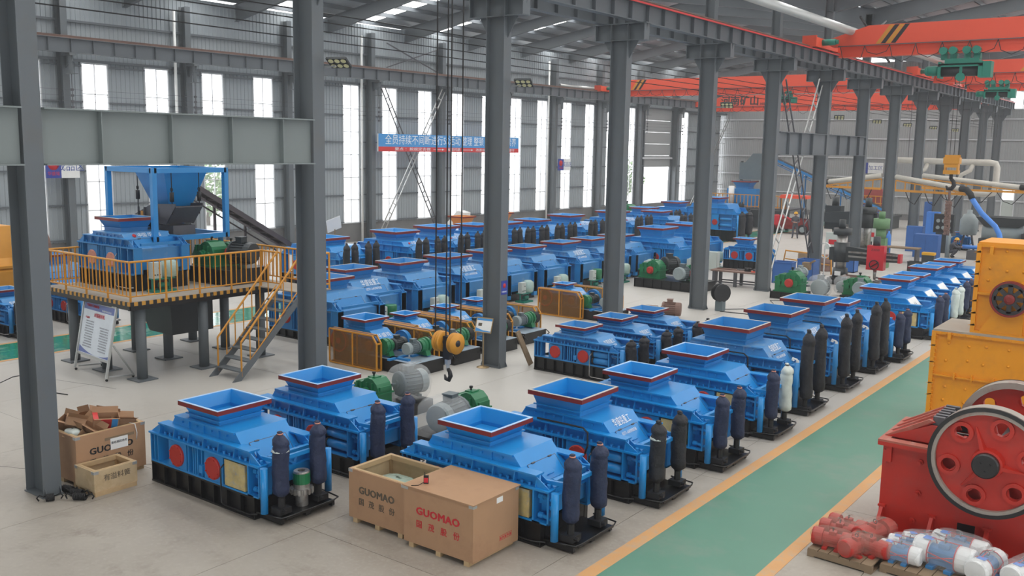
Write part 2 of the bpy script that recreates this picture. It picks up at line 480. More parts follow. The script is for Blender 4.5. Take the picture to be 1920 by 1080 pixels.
# far wall
wall_far = struct('wall_far', MB().box(-26, 0.0, 80.1, 80.35, 0, 0.5).box(1.0, 27, 80.1, 80.35, 0, 0.5), WAINS)
fs = sheet_mesh(1.0, 9.05, 5, 'cladding_sheet', CLADW)
fs2 = sheet_mesh(1.0, 3.0, 5, 'cladding_sheet', CLADW)
for k in range(-26, 27):
    zb = 0.45
    if k == 0:
        put('cladding_sheet', sheet_mesh(1.0, 6.5, 5, 'cladding_sheet', CLADW), wall_far, (k, 80.1, 3.0), (0, 0, -PI/2))
    else:
        put('cladding_sheet', fs, wall_far, (k, 80.1, zb), (0, 0, -PI/2))
    if not (0 <= k < 14):
        put('cladding_sheet', fs2, wall_far, (k, 80.1, 9.5+1.2), (0, 0, -PI/2))
        put('cladding_sheet', sheet_mesh(1.0, 1.2, 5, 'cladding_sheet', CLADW), wall_far, (k, 80.1, 9.5), (0, 0, -PI/2))
    else:
        put('cladding_sheet', sheet_mesh(1.0, 1.6, 5, 'cladding_sheet', CLADW), wall_far, (k, 80.1, 12.1), (0, 0, -PI/2))
for z in (2.0, 3.6, 5.3, 7.0, 8.7, 11.4):
    if z < 3.0:
        part('girt', MB().box(-26, 0.0, 79.96, 80.06, z, z+.09), WHITEF, wall_far)
        part('girt', MB().box(1.0, 27, 79.96, 80.06, z, z+.09), WHITEF, wall_far)
    else: part('girt', MB().box(-26, 27, 79.96, 80.06, z, z+.09), WHITEF, wall_far)
wf = MB()
wf.box(0, 14, 80.0, 80.1, 9.5, 9.58).box(0, 14, 80.0, 80.1, 12.02, 12.1)
for k in range(15): wf.box(k-.03, k+.03, 80.0, 80.1, 9.58, 12.02)
wb = struct('window_%d' % (len(WC)+1), wf, WHITEF)
bp = MB().box(.03, .97, 80.04, 80.06, 9.58, 12.02).mesh('pane', GLASS)
for k in range(14): put('pane', bp, wb, (k, 0, 0))
# personnel door with white transom
d2 = struct('door_2', MB().box(0.0, .06, 79.98, 80.12, 0, 3.0).box(.94, 1.0, 79.98, 80.12, 0, 3.0).box(.06, .94, 79.98, 80.12, 2.94, 3.0).box(.06, .94, 79.98, 80.12, 2.1, 2.16), WHITEF)
part('door_leaf', MB().box(.07, .93, 80.02, 80.07, .02, 2.1).box(.15, .85, 80.0, 80.02, 1.1, 1.9), LGREY, d2)
part('pane', MB().box(.06, .94, 80.03, 80.05, 2.16, 2.94), GLASS, d2)
# ---- the two walls behind and beside the camera
b = MB().box(26.0, 26.3, -14.5, 80.3, 0, 1.1).box(26.0, 26.3, -14.5, 80.3, 9.2, 12.7)
yy = -14.5
while yy < 80:
    b.box(26.05, 26.2, yy, min(yy+1.8, 80.3), 1.1, 9.2); yy += 3.08
struct('wall_right', b, CLAD)
struct('wall_back', MB().box(-29, 5, -14.6, -14.3, 0, 14.6).box(13, 26.3, -14.6, -14.3, 0, 14.6).box(5, 13, -14.6, -14.3, 6, 14.6), CLAD)
# ---- roof
def zroof(x):
    x = (x % 26.0); return 12.25 + (2.1 * (1 - abs(x - 13.0)/13.0))
ceil_b = MB()
SL = [(-27.4, -13), (-13, 0), (0, 13), (13, 26)]
for a, c in SL:
    za = zroof(a) if a > -27 else 12.25 - .22; zc = zroof(c) if c != 0 else 12.25
    za = zroof(a + 1e-6) if a > -27 else za
    zc = zroof(c - 1e-6)
    ceil_b.prism([(a, za+.86), (c, zc+.86), (c, zc+.92), (a, za+.92)], 'y', -14.5, 82)
ceiling = struct('ceiling', ceil_b, ROOFM)
COLY = [0.15, 5.92, 12.15, 18.2, 24.3, 30.35, 36.45, 42.3, 48.0, 53.75, 59.5, 65.7, 71.8, 77.6]
RAFY = [-5.6] + COLY
for yy in RAFY:
    for a, c in SL:
        za = zroof(a + 1e-6) if a > -27 else 12.03; zc = zroof(c - 1e-6)
        b = MB()
        lo = [(a, za-.25), ((a+c)/2, (za+zc)/2+.02), (c, zc-.1)] if a in (-27.4, 0) else [(a, za-.1), ((a+c)/2, (za+zc)/2+.02), (c, zc-.25)]
        b.prism(lo + [(c, zc+.6), (a, za+.6)], 'y', yy-.01, yy+.01)
        for p0, p1 in zip(lo, lo[1:]): b.bar((p0[0], yy, p0[1]), (p1[0], yy, p1[1]), .24, .02)
        b.bar((a, yy, za+.6), (c, yy, zc+.6), .24, .02)
        part('rafter', b, BEAMGREY, ceiling)
for a, c in SL:
    n = 9
    for k in range(n):
        x = a + (c-a)*(k+.5)/n
        za = zroof(a + 1e-6) if a > -27 else 12.03; zc = zroof(c - 1e-6)
        z = za + (zc-za)*(k+.5)/n
        put('purlin', MB().box(x-.03, x+.03, -12, 81, z+.62, z+.84).box(x-.03, x+.06, -12, 81, z+.62, z+.64).mesh('purlin', BEAMGREY), ceiling)
sky_stuff = MB()
for bi in range(len(RAFY)-1):
    ym = (RAFY[bi]+RAFY[bi+1])/2
    for si, (a, c) in enumerate(SL):
        za = zroof(a + 1e-6) if a > -27 else 12.03; zc = zroof(c - 1e-6)
        for k in range(9):
            t0, t1 = (k+.02)/9+.0, (k+.98)/9
            t0 = (k+.5)/9+.006; t1 = (k+1.5)/9-.006
            if t1 > 1: continue
            q = [(a+(c-a)*t, za+(zc-za)*t+.835) for t in (t0, t1)]
            if si < 2:
                b = MB(); b.add([(q[0][0], -.6, q[0][1]), (q[0][0], .6, q[0][1]), (q[1][0], .6, q[1][1]), (q[1][0], -.6, q[1][1])], [(0,1,2,3)])
                put('skylight_panel', b.mesh('skylight_panel', SKYL), ceiling, (0, ym, 0))
            else:
                sky_stuff.add([(q[0][0], ym-.6, q[0][1]), (q[0][0], ym+.6, q[0][1]), (q[1][0], ym+.6, q[1][1]), (q[1][0], ym-.6, q[1][1])], [(0,1,2,3)])
o = part('skylight_strip', sky_stuff, SKYL, ceiling); o['kind'] = 'stuff'
# ---- outside
struct('ground_outside', MB().box(-120, -27.6, -60, 160, -.15, -.05).box(-27.6, 60, 82, 160, -.15, -.05), GROUND)
def tree(label, loc, h, r):
    t = thing('tree', label, 'tree', loc)
    part('trunk', MB().tube([(0,0,0),(.1,0,h*.3),(0,.1,h*.6)], [.16,.12,.06], 7), BARK, t)
    b = MB()
    for _ in range(700):
        u = Vector((random.gauss(0,1), random.gauss(0,1), random.gauss(0,1))).normalized() * r * random.random()**.4
        c = Vector((u.x, u.y, h*.62 + u.z*.95))
        n = Vector((random.gauss(0,1), random.gauss(0,1), random.gauss(0,1))).normalized()
        x = n.orthogonal().normalized()*.2; y2 = n.cross(x)
        b.add([c-x, c-y2*.6, c+x, c+y2*.6], [(0,1,2,3)])
    o = part('crown', b, TREE, t); o['kind'] = 'stuff'
tree('small leafy tree outside beyond the open sectional door', (-36, 80.5, -.05), 4.6, 2.0)
tree('low bushy tree seen through the wall windows behind the raised platform', (-42, 33, -.05), 4.0, 2.2)

hz = bpy.data.materials.new('hall_haze'); hz.use_nodes = True
hn = hz.node_tree; hn.nodes.remove(hn.nodes['Principled BSDF'])
vs_ = hn.nodes.new('ShaderNodeVolumeScatter'); vs_.inputs['Density'].default_value = HAZE; vs_.inputs['Color'].default_value = (0.93, 0.96, 1.0, 1)
vs_.inputs['Anisotropy'].default_value = 0.3
hn.links.new(vs_.outputs[0], hn.nodes['Material Output'].inputs['Volume'])
if HAZE:
    o = part('haze', MB().box(-62, 58, -58, 122, -1, 27), hz); tag(o, 'thin bluish haze filling the whole hall', 'haze', None, 'stuff')

# ================================================================== STEEL FRAME
def hsec(b, x, d, w, z0, z1, t=.02):
    b.box(x-d/2, x-d/2+t, -w/2, w/2, z0, z1); b.box(x+d/2-t, x+d/2, -w/2, w/2, z0, z1)
    b.box(x-d/2+t, x+d/2-t, -.01, .01, z0, z1)
ORD = ['nearest', 'second', 'third', 'fourth', 'fifth', 'sixth', 'seventh', 'eighth', 'ninth', 'tenth', 'eleventh', 'twelfth', 'thirteenth', 'fourteenth']
def centre_column():
    t = thing('steel_column', 'x', 'column', (0,0,0), 0, 'central row of steel columns')
    b = MB(); hsec(b, 0, .57, .3, 0.02, 8.97); part('shaft', b, COLGREY, t)
    b = MB()
    b.prism([(-.88,9.47),(.88,9.47),(.82,8.97),(.6,8.97),(.29,8.45),(-.29,8.45),(-.6,8.97),(-.82,8.97)], 'y', -.012, .012)
    b.box(-.92, .92, -.17, .17, 9.44, 9.47); b.box(-.84, .84, -.15, .15, 8.96, 8.985)
    for x in (-.84, -.29, .29, .84): b.box(x-.012, x+.012, -.15, .15, 8.98, 9.45)
    part('bracket', b, COLGREY, t)
    b = MB(); hsec(b, 0, .36, .3, 9.47, 12.6); part('upper_shaft', b, COLGREY, t)
    b = MB().box(-.31, .31, -.17, .17, 0, .02)
    for x, yq in ((-.29,-.12),(-.29,.12),(.29,-.12),(.29,.12)):
        b.prism([(x-.06 if x<0 else x, .02), (x if x<0 else x+.06, .02), (x, .16)], 'y', yq-.006, yq+.006)
    part('base_plate', b, COLGREY, t)
    return t
c0 = centre_column()
for i, yy in enumerate(COLY):
    o = c0 if i == 0 else dup(c0, (0,0,0))
    o.location = (-.285, yy, 0)
    o['label'] = 'grey H-section steel column, %s along the central row under the crane girders' % ORD[i]
COLX = -.285
def wall_column():
    t = thing('wall_column', 'x', 'column', (0,0,0), 0, 'steel columns along the windowed wall')
    b = MB(); hsec(b, .38, .5, .3, 0.0, 12.2); part('shaft', b, COLGREY, t)
    b = MB().box(.63, 1.3, -.14, .14, 9.36, 9.46)
    b.prism([(.63,9.36),(1.3,9.36),(1.25,9.2),(.63,8.85)], 'y', -.012, .012).box(.95, 1.25, -.13, .13, 9.1, 9.12)
    b.cyl((1.1,0,9.36), (1.1,0,8.6), .11, .09, 8).box(.8, 1.4, -.16, .16, 8.58, 8.6)
    part('bracket', b, COLGREY, t)
    b = MB().cyl((1.1,0,8.58), (1.1,0,7.1), .02, .02, 6)
    for z in (7.15, 7.4, 7.65, 7.9): b.cyl((1.1,0,z-.05), (1.1,0,z+.05), .07, .07, 8)
    part('insulator_hanger', b, MESHGRY, t)
    return t
w0 = wall_column()
WCY = [15.0 + 6.08*k for k in range(-3, 11)]
for i, yy in enumerate(WCY):
    o = w0 if i == 0 else dup(w0, (0,0,0))
    o.location = wl(0, yy-13.5); o.rotation_euler = RW
    o['label'] = 'grey steel wall column, %s along the windowed wall beside tall windows' % ORD[i]
for i, (yy, w) in enumerate(((20.55,'beside the raised test platform'), (32.6,'beside the blue slogan banner'), (50.9,'between the banner and the sectional door'))):
    tag(part('downpipe', MB().cyl((0,0,0), (0,0,12), .07, .07, 10), WHITE, None, wl(.3, yy-13.5), RW), 'white vertical downpipe on the windowed wall, %s' % w, 'pipe')
def runway(name, label, y0, y1, zb=9.47, loc=(0,0,0), rot=(0,0,0), cond=False, h=.55, step=1.0):
    t = thing(name, label, 'crane beam', loc); t.rotation_euler = rot
    b = MB().box(-.13, .13, y0, y1, zb, zb+.025).box(-.15, .15, y0, y1, zb+h-.025, zb+h).box(-.008, .008, y0, y1, zb+.025, zb+h-.025)
    part('girder', b, BEAMGREY, t)
    sm = MB().box(-.125, .125, -.006, .006, zb+.025, zb+h-.025).mesh('stiffener', BEAMGREY)
    yy = y0 + .5
    while yy < y1: put('stiffener', sm, t, (0, yy, 0)); yy += step
    part('rail', MB().box(-.05, .05, y0, y1, zb+h, zb+h+.02).box(-.015, .015, y0, y1, zb+h+.02, zb+h+.09).box(-.035, .035, y0, y1, zb+h+.09, zb+h+.12), RUST, t)
    if cond: part('conductor_bar', MB().box(.17, .21, y0, y1, zb+h-.04, zb+h+.01), BANR, t)
    return t
runway('runway_beam', 'grey crane runway beam on the central columns, side facing the green lane', -8, 79.6, loc=(COLX+.62, 0, 0), cond=True)
runway('runway_beam', 'grey crane runway beam on the central columns, side facing the windows', -8, 79.6, loc=(COLX-.62, 0, 0))
runway('runway_beam', 'grey crane runway beam along the windowed wall', -20, 66, loc=(wl(1.1,0)[0], wl(1.1,0)[1], 0), rot=RW, h=.62)
for i, z in enumerate((8.43, 8.25, 8.06, 7.87)):
    tag(part('conductor_wire', MB().bar((-.66,-8,z), (-.66,79,z), .02, .02), RUBBER), '%s black conductor wire along the central columns' % ('topmost','second highest','third highest','lowest')[i], 'wire', 'conductor wires on the central columns')
for i, z in enumerate((7.9, 7.65, 7.4, 7.15)):
    tag(part('conductor_wire', MB().bar((1.1,-20,z), (1.1,66,z), .012, .012), MESHGRY, None, WL, RW), '%s thin grey conductor wire in front of the wall windows' % ('topmost','second highest','third highest','lowest')[i], 'wire', 'conductor wires on the windowed wall')
def plate_girder(label, y0, y1, z0, z1, ribs, BEAMGRN=BEAMGRN):
    t = thing('plate_girder', label, 'girder', (COLX, 0, 0))
    part('web', MB().box(-.01+.2, .01+.2, y0, y1, z0, z1), BEAMGRN, t)
    part('flange', MB().box(.05, .35, y0, y1, z0-.025, z0), BEAMGRN, t)
    part('flange', MB().box(.05, .35, y0, y1, z1, z1+.025), BEAMGRN, t)
    for r in ribs: part('rib', MB().box(.21, .33, r-.008, r+.008, z0, z1), BEAMGRN, t)
plate_girder('deep grey-green plate girder between the two nearest central columns', .32, 5.76, 5.36, 6.2, (1.26, 2.55, 3.8, 4.98))
plate_girder('deep grey-green plate girder running out of view from the nearest column', -5.4, -.02, 5.36, 6.2, (-4, -2.6, -1.2))
plate_girder('far dark plate girder behind the crossed ladder braces', 30.5, 36.28, 5.65, 6.55, (31.6, 33, 34.4), BEAMGREY)  # darker paint than the near girders, with shade put into the colour too
plate_girder('far dark plate girder between the seventh and eighth central columns', 36.62, 42.12, 5.65, 6.55, (38, 39.5, 41), BEAMGREY)  # same dark grey: partly its own paint, partly painted-in shade
def lattice(p0, p1, w, name, label, m, up, group=None):
    t = thing(name, label, 'brace', p0)
    d = Vector(p1) - Vector(p0); u = d.normalized().cross(Vector(up)).normalized()*w/2
    b = MB().bar(u, d+u, .05, .05); part('chord', b, m, t)
    b = MB().bar(-u, d-u, .05, .05); part('chord', b, m, t)
    n = int(d.length/.62)
    for k in range(1, n):
        q = d*(k/n); part('rung', MB().bar(q-u, q+u, .04, .04), m, t)
WB = lambda y, z: wl(.75, y-13.5, z)
lattice(WB(33.9,9.1), WB(38.6,.6), .3, 'lattice_brace', 'grey lattice brace leaning away, crossing behind the blue slogan banner', MESHGRY, (1,0,0))
lattice(wl(.86, 39.0-13.5, 9.2), wl(.86, 33.7-13.5, .6), .3, 'lattice_brace', 'pale ladder-like brace crossing behind the blue slogan banner', GALV, (1,0,0))
lattice(WB(79.5,9.0), WB(72.5,.8), .3, 'lattice_brace', 'pale ladder-like brace in the far corner of the windowed wall', GALV, (1,0,0))
lattice((-.28,31.4,8.6), (-.28,36.0,1.0), .5, 'lattice_brace', 'dark ladder-like brace between the sixth and seventh central columns', MESHGRY, (1,0,0))
lattice((-.4,36.2,8.9), (-.4,31.0,.4), .5, 'lattice_brace', 'pale ladder-like brace crossing the dark one between central columns', GALV, (1,0,0))
b = MB().bar((.9,37,8.6+3.2), (.9,42,10.2), .08, .08); tag(part('roof_brace', b, DARK), 'dark diagonal roof brace above the crane runway', 'brace')
tag(part('roof_brace', MB().bar((.6,42,12.2), (.6,37,10.2), .06, .06), GALV), 'pale diagonal roof brace above the crane runway', 'brace')
wbx = [WB(34.2,11.7), WB(38.6,10.3), WB(34.2,10.3), WB(38.6,11.7)]
tag(part('rod_brace', MB().bar(wbx[0], wbx[1], .06, .06), MESHGRY), 'thin rod brace high on the cladding above the banner, falling away', 'brace')
tag(part('rod_brace', MB().bar(wbx[2], wbx[3], .06, .06), MESHGRY), 'thin rod brace high on the cladding above the banner, rising away', 'brace')
tag(part('roof_duct', MB().cyl((1.6,14,10.78), (1.6,76,10.78), .17, .17, 14), GALV), 'long silver duct running under the roof along the central columns', 'duct')
part_ = tag(part('wall_pipe', MB().cyl(wl(.45, 52-13.5, 10.35), wl(.45, 62-13.5, 10.35), .12, .12, 10), GALV), 'silver pipe high on the windowed wall beside the banner', 'pipe')

# ---- floodlights on the central columns
def floodlight():
    t = thing('floodlight', 'x', 'lamp', (0,0,0), 0, 'floodlights on the central columns')
    part('arm', MB().bar((-.1,0,-.06), (.32,0,-.06), .04, .04), GALV, t)
    part('housing', MB().box(-.26, .26, -.18, .18, .0, .05).box(-.2,.2,-.12,.12,.05,.1), MOTD, t, (.42, 0, 0), (-.55, .0, .35))
    b = MB()
    for x in (-.16, 0, .16):
        for yq in (-.09, .09): b.cyl((x,yq,-.012), (x,yq,.0), .065, .065, 10)
    part('lens', b, LED, t, (.42, 0, 0), (-.55, 0, .35))
    return t
f0 = floodlight(); f0.scale = (.85,.85,.85)
for i, k in enumerate((1, 2, 4, 6, 7, 8, 9, 10)):
    o = f0 if i == 0 else dup(f0, (0,0,0))
    o.location = (COLX+.3, COLY[k]+.2, 7.33); 
    o['label'] = 'six-lens black floodlight on the %s central column' % ORD[k]

# ================================================================== CRANES
def crane(label, x0, x1, Y, zb, h, taper=1.5, stripes_at=(), truck=True, words=None):
    t = thing('bridge_crane', label, 'crane', (x0, Y, zb))
    L = x1 - x0; s = 1
    b = MB().prism([(.5,.45),(.35,.55),(.4,.78),(taper+.4,h),(L-taper,h),(L-.3,.78),(L-.3,.5),(L-.6,.45)], 'y', -.22, .22)
    part('girder', b, CRANER, t)
    part('lower_beam', MB().box(.8, L-.8, -.07, .07, .05, .45).box(.8, L-.8, -.2, .2, 0, .05), CRANER, t)
    for xe in (0, L):
        e = part('end_truck', MB().box(xe-.2, xe+.2, -1.5, 1.5, .4, .78).box(xe-.3, xe+.3, -1.56, -1.5, .36, .82).box(xe-.3, xe+.3, 1.5, 1.56, .36, .82), CRANER, t)
        b = MB()
        for yq in (-1.1, 1.1): b.cyl((xe-.08,yq,.49), (xe+.08,yq,.49), .14, .14, 12)
        part('wheel', b, DARK, e)
    part('drive_motor', MB().cyl((.15,-.5,.62), (.75,-.5,.62), .13, .13, 12).cyl((.75,-.5,.62), (.85,-.5,.62), .09, .09, 12), HOISTG, t)
    for sx in stripes_at:
        for j, m in enumerate((YEL, DARK, YEL, DARK)):
            x = sx + j*.2
            q = [(x,.5),(x+.18,.5),(x+.18+.55*h*.75,h-.02),(x+.55*h*.75,h-.02)]
            part('hazard_stripe', MB().prism(q, 'y', -.226, -.22), m, t)
    part('festoon_rail', MB().bar((.8,-.34,.44), (L-1,-.34,.44), .035, .035), MESHGRY, t)
    b = MB(); n = int(L/1.1)
    for k in range(n):
        xa, xb = .9+k*1.0, 1.9+k*1.0
        if xb > L-1: break
        sag = random.uniform(.35,.75)
        b.tube([(xa,-.34,.42),(xa+.12,-.34,.42-sag*.7),(xa+.5,-.34,.42-sag),(xa+.88,-.34,.42-sag*.7),(xb,-.34,.42)], .016, 5)
    part('festoon_cable', b, RUBBER, t)
    if words:
        for wd_, x, z, sz in words: text('lettering', wd_, sz, LETK, t, (x, -.226, z), FRONT, .004, None, None, 1.0, sz*.03)
    return t
RX = COLX + .62
crane('red overhead crane nearest the camera, on the lane-side runway', RX, 25, 33.9, 9.72, 1.25, 1.6, (2.3,))
crane('red overhead crane farther along the lane-side runway', RX, 25, 50.0, 9.7, 1.15, 1.4, (5.1,))
crane('red overhead crane farthest along the lane-side runway', RX, 25, 58.5, 9.7, 1.0, 1.4)
xl = wl(1.1, 57.5-13.5)[0]
crane('red overhead crane across the window-side bay, striped, no lettering', xl, COLX-.62, 57.5, 9.75, 1.25, 1.6, (2.2,))
xl = wl(1.1, 73.3-13.5)[0]
crane('red overhead crane across the window-side bay with dark Chinese lettering', xl, COLX-.62, 73.3, 9.25, 1.4, 1.6, (), True, (('河南矿山', 3.6, .86, .9), ('HENAN MINE', 6.4, .62, .3)))
def hoist(label, loc, s=1.0, cables=3.0):
    t = thing('electric_hoist', label, 'hoist', loc); t.scale = (s, s, s)
    for x in (-.55, -.2, .3, .65):
        part('travel_motor', MB().cyl((x,-.42,.62), (x,-.12,.62), .15, .15, 14).box(x-.12, x+.12, -.16, .16, .3, .7), HOISTG, t)
    b = MB().box(-.5, .75, -.22, .22, .1, .32).box(-.72, -.62, -.3, .3, -.42, .2).box(.75, .9, -.3, .3, -.42, .2).box(-.72, .9, -.3, -.25, -.0, .12).box(-.72, .9, .25, .3, -.0, .12).box(-.72,.9,-.3,.3,.06,.12)
    part('frame', b, HOISTG, t)
    part('drum', MB().cyl((-.62,0,-.16), (.75,0,-.16), .2, .2, 16), DARK, t)
    part('motor', MB().cyl((-1.15,0,-.12), (-.72,0,-.12), .2, .2, 16).lathe([(.2,0),(.14,.1),(0,.12)], (-1.15,0,-.12), (-1,0,0), 16), HOISTG, t)
    part('gear_case', MB().box(.9, 1.2, -.26, .26, -.42, .18), HOISTG, t)
    part('sheave', MB().cyl((.12,-.26,-.4), (.12,-.18,-.4), .17, .17, 14).box(.07,.17,-.24,-.2,-.4,.1), HOISTG, t)
    part('wire_rope', MB().bar((-.1,0,-.2), (-.06,0,-cables), .018, .018).bar((.3,0,-.2), (.26,0,-cables), .018, .018).bar((.05,.05,-.2), (.08,.05,-cables), .018, .018), RUBBER, t)
    return t
hoist('large teal hoist under the nearest lane-side crane', (5.85, 33.9, 9.18), 1.0, 3.6)
hoist('teal hoist under the farther lane-side crane', (4.35, 50.0, 9.15), .8, 3.0)
hoist('small teal hoist under the window-side crane, seen between columns', (-10.3, 57.5, 9.38), .7, 2.2)
hb = thing('hook_block', 'yellow hook block with black hook and rusty chain over the lane', 'hook', (5.9, 33.9, 5.2))
part('sheave_housing', MB().box(-.26, .26, -.17, -.13, .05, .55).box(-.26, .26, .13, .17, .05, .55).box(-.3,.3,-.2,.2,.2,.45), YEL, hb)
part('crosshead', MB().box(-.28, .28, -.18, .18, -.22, -.06).box(-.26,-.2,-.15,.15,-.1,.2).box(.2,.26,-.15,.15,-.1,.2), YEL, hb)
part('hook', MB().cyl((0,0,-.2), (0,0,-.42), .07, .07, 10).tube([(0,0,-.4),(.1,0,-.5),(.14,0,-.66),(.05,0,-.8),(-.1,0,-.8),(-.16,0,-.68)], [.07,.08,.09,.09,.07,.03], 8), DARK, hb)
b = MB()
b.tube([(0,0,-.72),(0,0,-1.25)], .05, 6)
for k in range(22):
    z = -1.3 - k*.062
    for dx in (-.07, 0, .07):
        b.cyl((dx+random.uniform(-.03,.03), -.05, z), (dx, .05, z-.05), .045, .045, 6)
part('chain', b, RUST, hb)
fh = thing('hook_block', 'large yellow twin-sheave hook block hanging over the belt-driven crushers', 'hook', (3.35, 6.05, 2.1), 0)
for s in (-1, 1):
    q = part('sheave', MB().lathe([(0,-.06),(.175,-.055),(.195,-.04),(.195,-.02),(.155,0),(.195,.02),(.195,.04),(.175,.055),(0,.06)], (0,0,0), (1,-.06,0), 24), YEL, fh, (s*.15, .02, 0))
    part('hub', MB().lathe([(.0,-.085),(.06,-.085),(.065,.085),(0,.085)], (0,0,0), (1,-.06,0), 12), DARK, q)
    part('cheek_plate', MB().lathe([(0,-.012),(.2,-.012),(.2,.012),(0,.012)], (0,0,0), (1,-.06,0), 24), YEL, fh, (s*.22, 0, 0))
part('crosshead', MB().box(-.07, .07, -.06, .06, -.32, .12).cyl((-.2,0,0),(.2,0.05,0),.05,.05,10), DARK, fh)
part('shank', MB().box(-.035, .035, -.05, .05, -.42, -.28).cyl((0,0,-.4), (0,0,-.52), .035, .035, 8), GALV, fh)
part('hook', MB().tube([(0,0,-.5),(.05,.0,-.56),(.07,0,-.64),(.03,0,-.72),(-.05,0,-.71),(-.075,0,-.63)], [.035,.04,.045,.045,.035,.015], 8), DARK, fh)
b = MB()
for x, yq in ((-.27,-.05), (-.05,.0), (-.02,.07), (.2,.13)): b.bar((x, yq, .05), (x*.95, yq, 10.2), .018, .018)
part('wire_rope', b, RUBBER, fh)

# ================================================================== DOUBLE-ROLL CRUSHERS
def bolt_row(b, pts, r=.018, h=.02, ax=(0,-1,0)):
    a = Vector(ax)
    for q in pts: b.cyl(Vector(q), Vector(q)+a*h, r, r, 6)
    return b
def cover_disc(b, x, y, z, r, out=-1):
    b.lathe([(r,0),(r,.03),(r*.93,.04),(0,.04)], (x,y,z), (0,out,0), 20, False)
    for k in range(8):
        a = 2*PI*(k+.5)/8
        b.cyl((x+r*.86*math.cos(a), y+out*.04, z+r*.86*math.sin(a)), (x+r*.86*math.cos(a), y+out*.055, z+r*.86*math.sin(a)), .014, .014, 6)
    return b
def hopper(parent, hx, z0, z1, wx0, wy0, wx1, wy1, blue, rimtop, name='feed_hopper'):
    """a square flared hopper, open at the top, hx = its offset in x"""
    def loop(wx, wy, z): return [(hx-wx/2,-wy/2,z),(hx+wx/2,-wy/2,z),(hx+wx/2,wy/2,z),(hx-wx/2,wy/2,z)]
    zn = z0 + (z1-z0)*.28
    t = .015
    b = MB()
    b.loft([loop(wx0,wy0,z0), loop(wx0,wy0,zn), loop(wx1-.08,wy1-.08,z1), loop(wx1-.08-2*t,wy1-.08-2*t,z1), loop(wx0-2*t,wy0-2*t,zn), loop(wx0-2*t,wy0-2*t,z0+.02)], False, True, True)
    b.box(hx-wx0/2-.04, hx+wx0/2+.04, -wy0/2-.04, -wy0/2, zn-.02, zn).box(hx-wx0/2-.04, hx+wx0/2+.04, wy0/2, wy0/2+.04, zn-.02, zn)
    b.box(hx-wx0/2-.04, hx-wx0/2, -wy0/2, wy0/2, zn-.02, zn).box(hx+wx0/2, hx+wx0/2+.04, -wy0/2, wy0/2, zn-.02, zn)
    h = part(name, b, blue, parent)
    e = .04; zt = .066*wx1
    b = MB()
    for x0, x1, y0, y1 in ((-wx1/2, wx1/2, -wy1/2, -wy1/2+.012), (-wx1/2, wx1/2, wy1/2-.012, wy1/2), (-wx1/2, -wx1/2+.012, -wy1/2+.012, wy1/2-.012), (wx1/2-.012, wx1/2, -wy1/2+.012, wy1/2-.012)):
        b.box(hx+x0, hx+x1, y0, y1, z1-zt, z1)
    part('rim_lip', b, RIMR, h)
    b = MB()
    for x0, x1, y0, y1 in ((-wx1/2, wx1/2, -wy1/2, -wy1/2+e), (-wx1/2, wx1/2, wy1/2-e, wy1/2), (-wx1/2, -wx1/2+e, -wy1/2+e, wy1/2-e), (wx1/2-e, wx1/2, -wy1/2+e, wy1/2-e)):
        b.box(hx+x0, hx+x1, y0, y1, z1, z1+.008)
    part('rim_edge', b, rimtop, h)
    return h
def bag(parent, x, y, z0, z1, r, cover, foot=True, tie=False):
    """an accumulator bottle under a tied cloth cover"""
    b = MB()
    b.cyl((x,y,z0-.02), (x,y,z0+.1), r*.45, r*.4, 10)
    if foot: b.box(x-.11, x+.11, y-.11, y+.11, z0-.26, z0-.17).cyl((x+.08,y-.05,z0-.2),(x+.17,y-.05,z0-.2),.03,.03,8).cyl((x,y,z0-.18),(x,y,z0),.055,.055,8)
    a = part('accumulator', b, DARK, parent)
    h = z1 - z0
    n = 18
    rnd = random.Random(int(abs(x*131+y*977+z1*57)*100))
    prof = [(0,0),(r*.6,.01),(r*.95,.05)] + [(r*(1+.035*math.sin(k*1.9)), .05+(.76*h-.05)*k/9) for k in range(1, 10)] + [(r*.9,.775*h),(r*1.0,.80*h),(r*.98,.84*h),(r*.86,.875*h),(r*.62,.915*h),(r*.36,.945*h),(r*.24,.96*h),(r*.33,.985*h),(r*.22,h),(0,h)]
    ph = [rnd.uniform(0,6.3) for _ in range(4)]
    loops = []
    for i, (rr, tt) in enumerate(prof):
        up = max(0, (tt/h-.74)/.26)
        lp = []
        for k in range(n):
            q = 2*PI*k/n
            w = 1 + .03*math.sin(3*q+ph[0]+i*.8) + .025*math.sin(5*q-i*1.3+ph[1]) + rnd.uniform(-.02,.02) + up*.14*math.sin(6*q+ph[2])
            lp.append((x+math.cos(q)*rr*w+.012*math.sin(i*.5+ph[3]), y+math.sin(q)*rr*w, z0+tt))
        loops.append(lp)
    b = MB().loft(loops, True)
    c = part('dust_cover', b, cover, a)
    b = MB().tube([(x+r*.3*math.cos(k*PI/4), y+r*.3*math.sin(k*PI/4), z0+h*.962) for k in range(9)], .012, 5)
    part('tie_cord', b, PINK if cover is NAVY else RUBBER, a)
    if tie:
        b = MB().lathe([(r*.95,.69*h),(r*1.1,.70*h),(r*1.02,.725*h),(r*.95,.73*h)], (x,y,z0), 'z', 12)
        part('tape_band', b, CLRBAG, a)
    return a
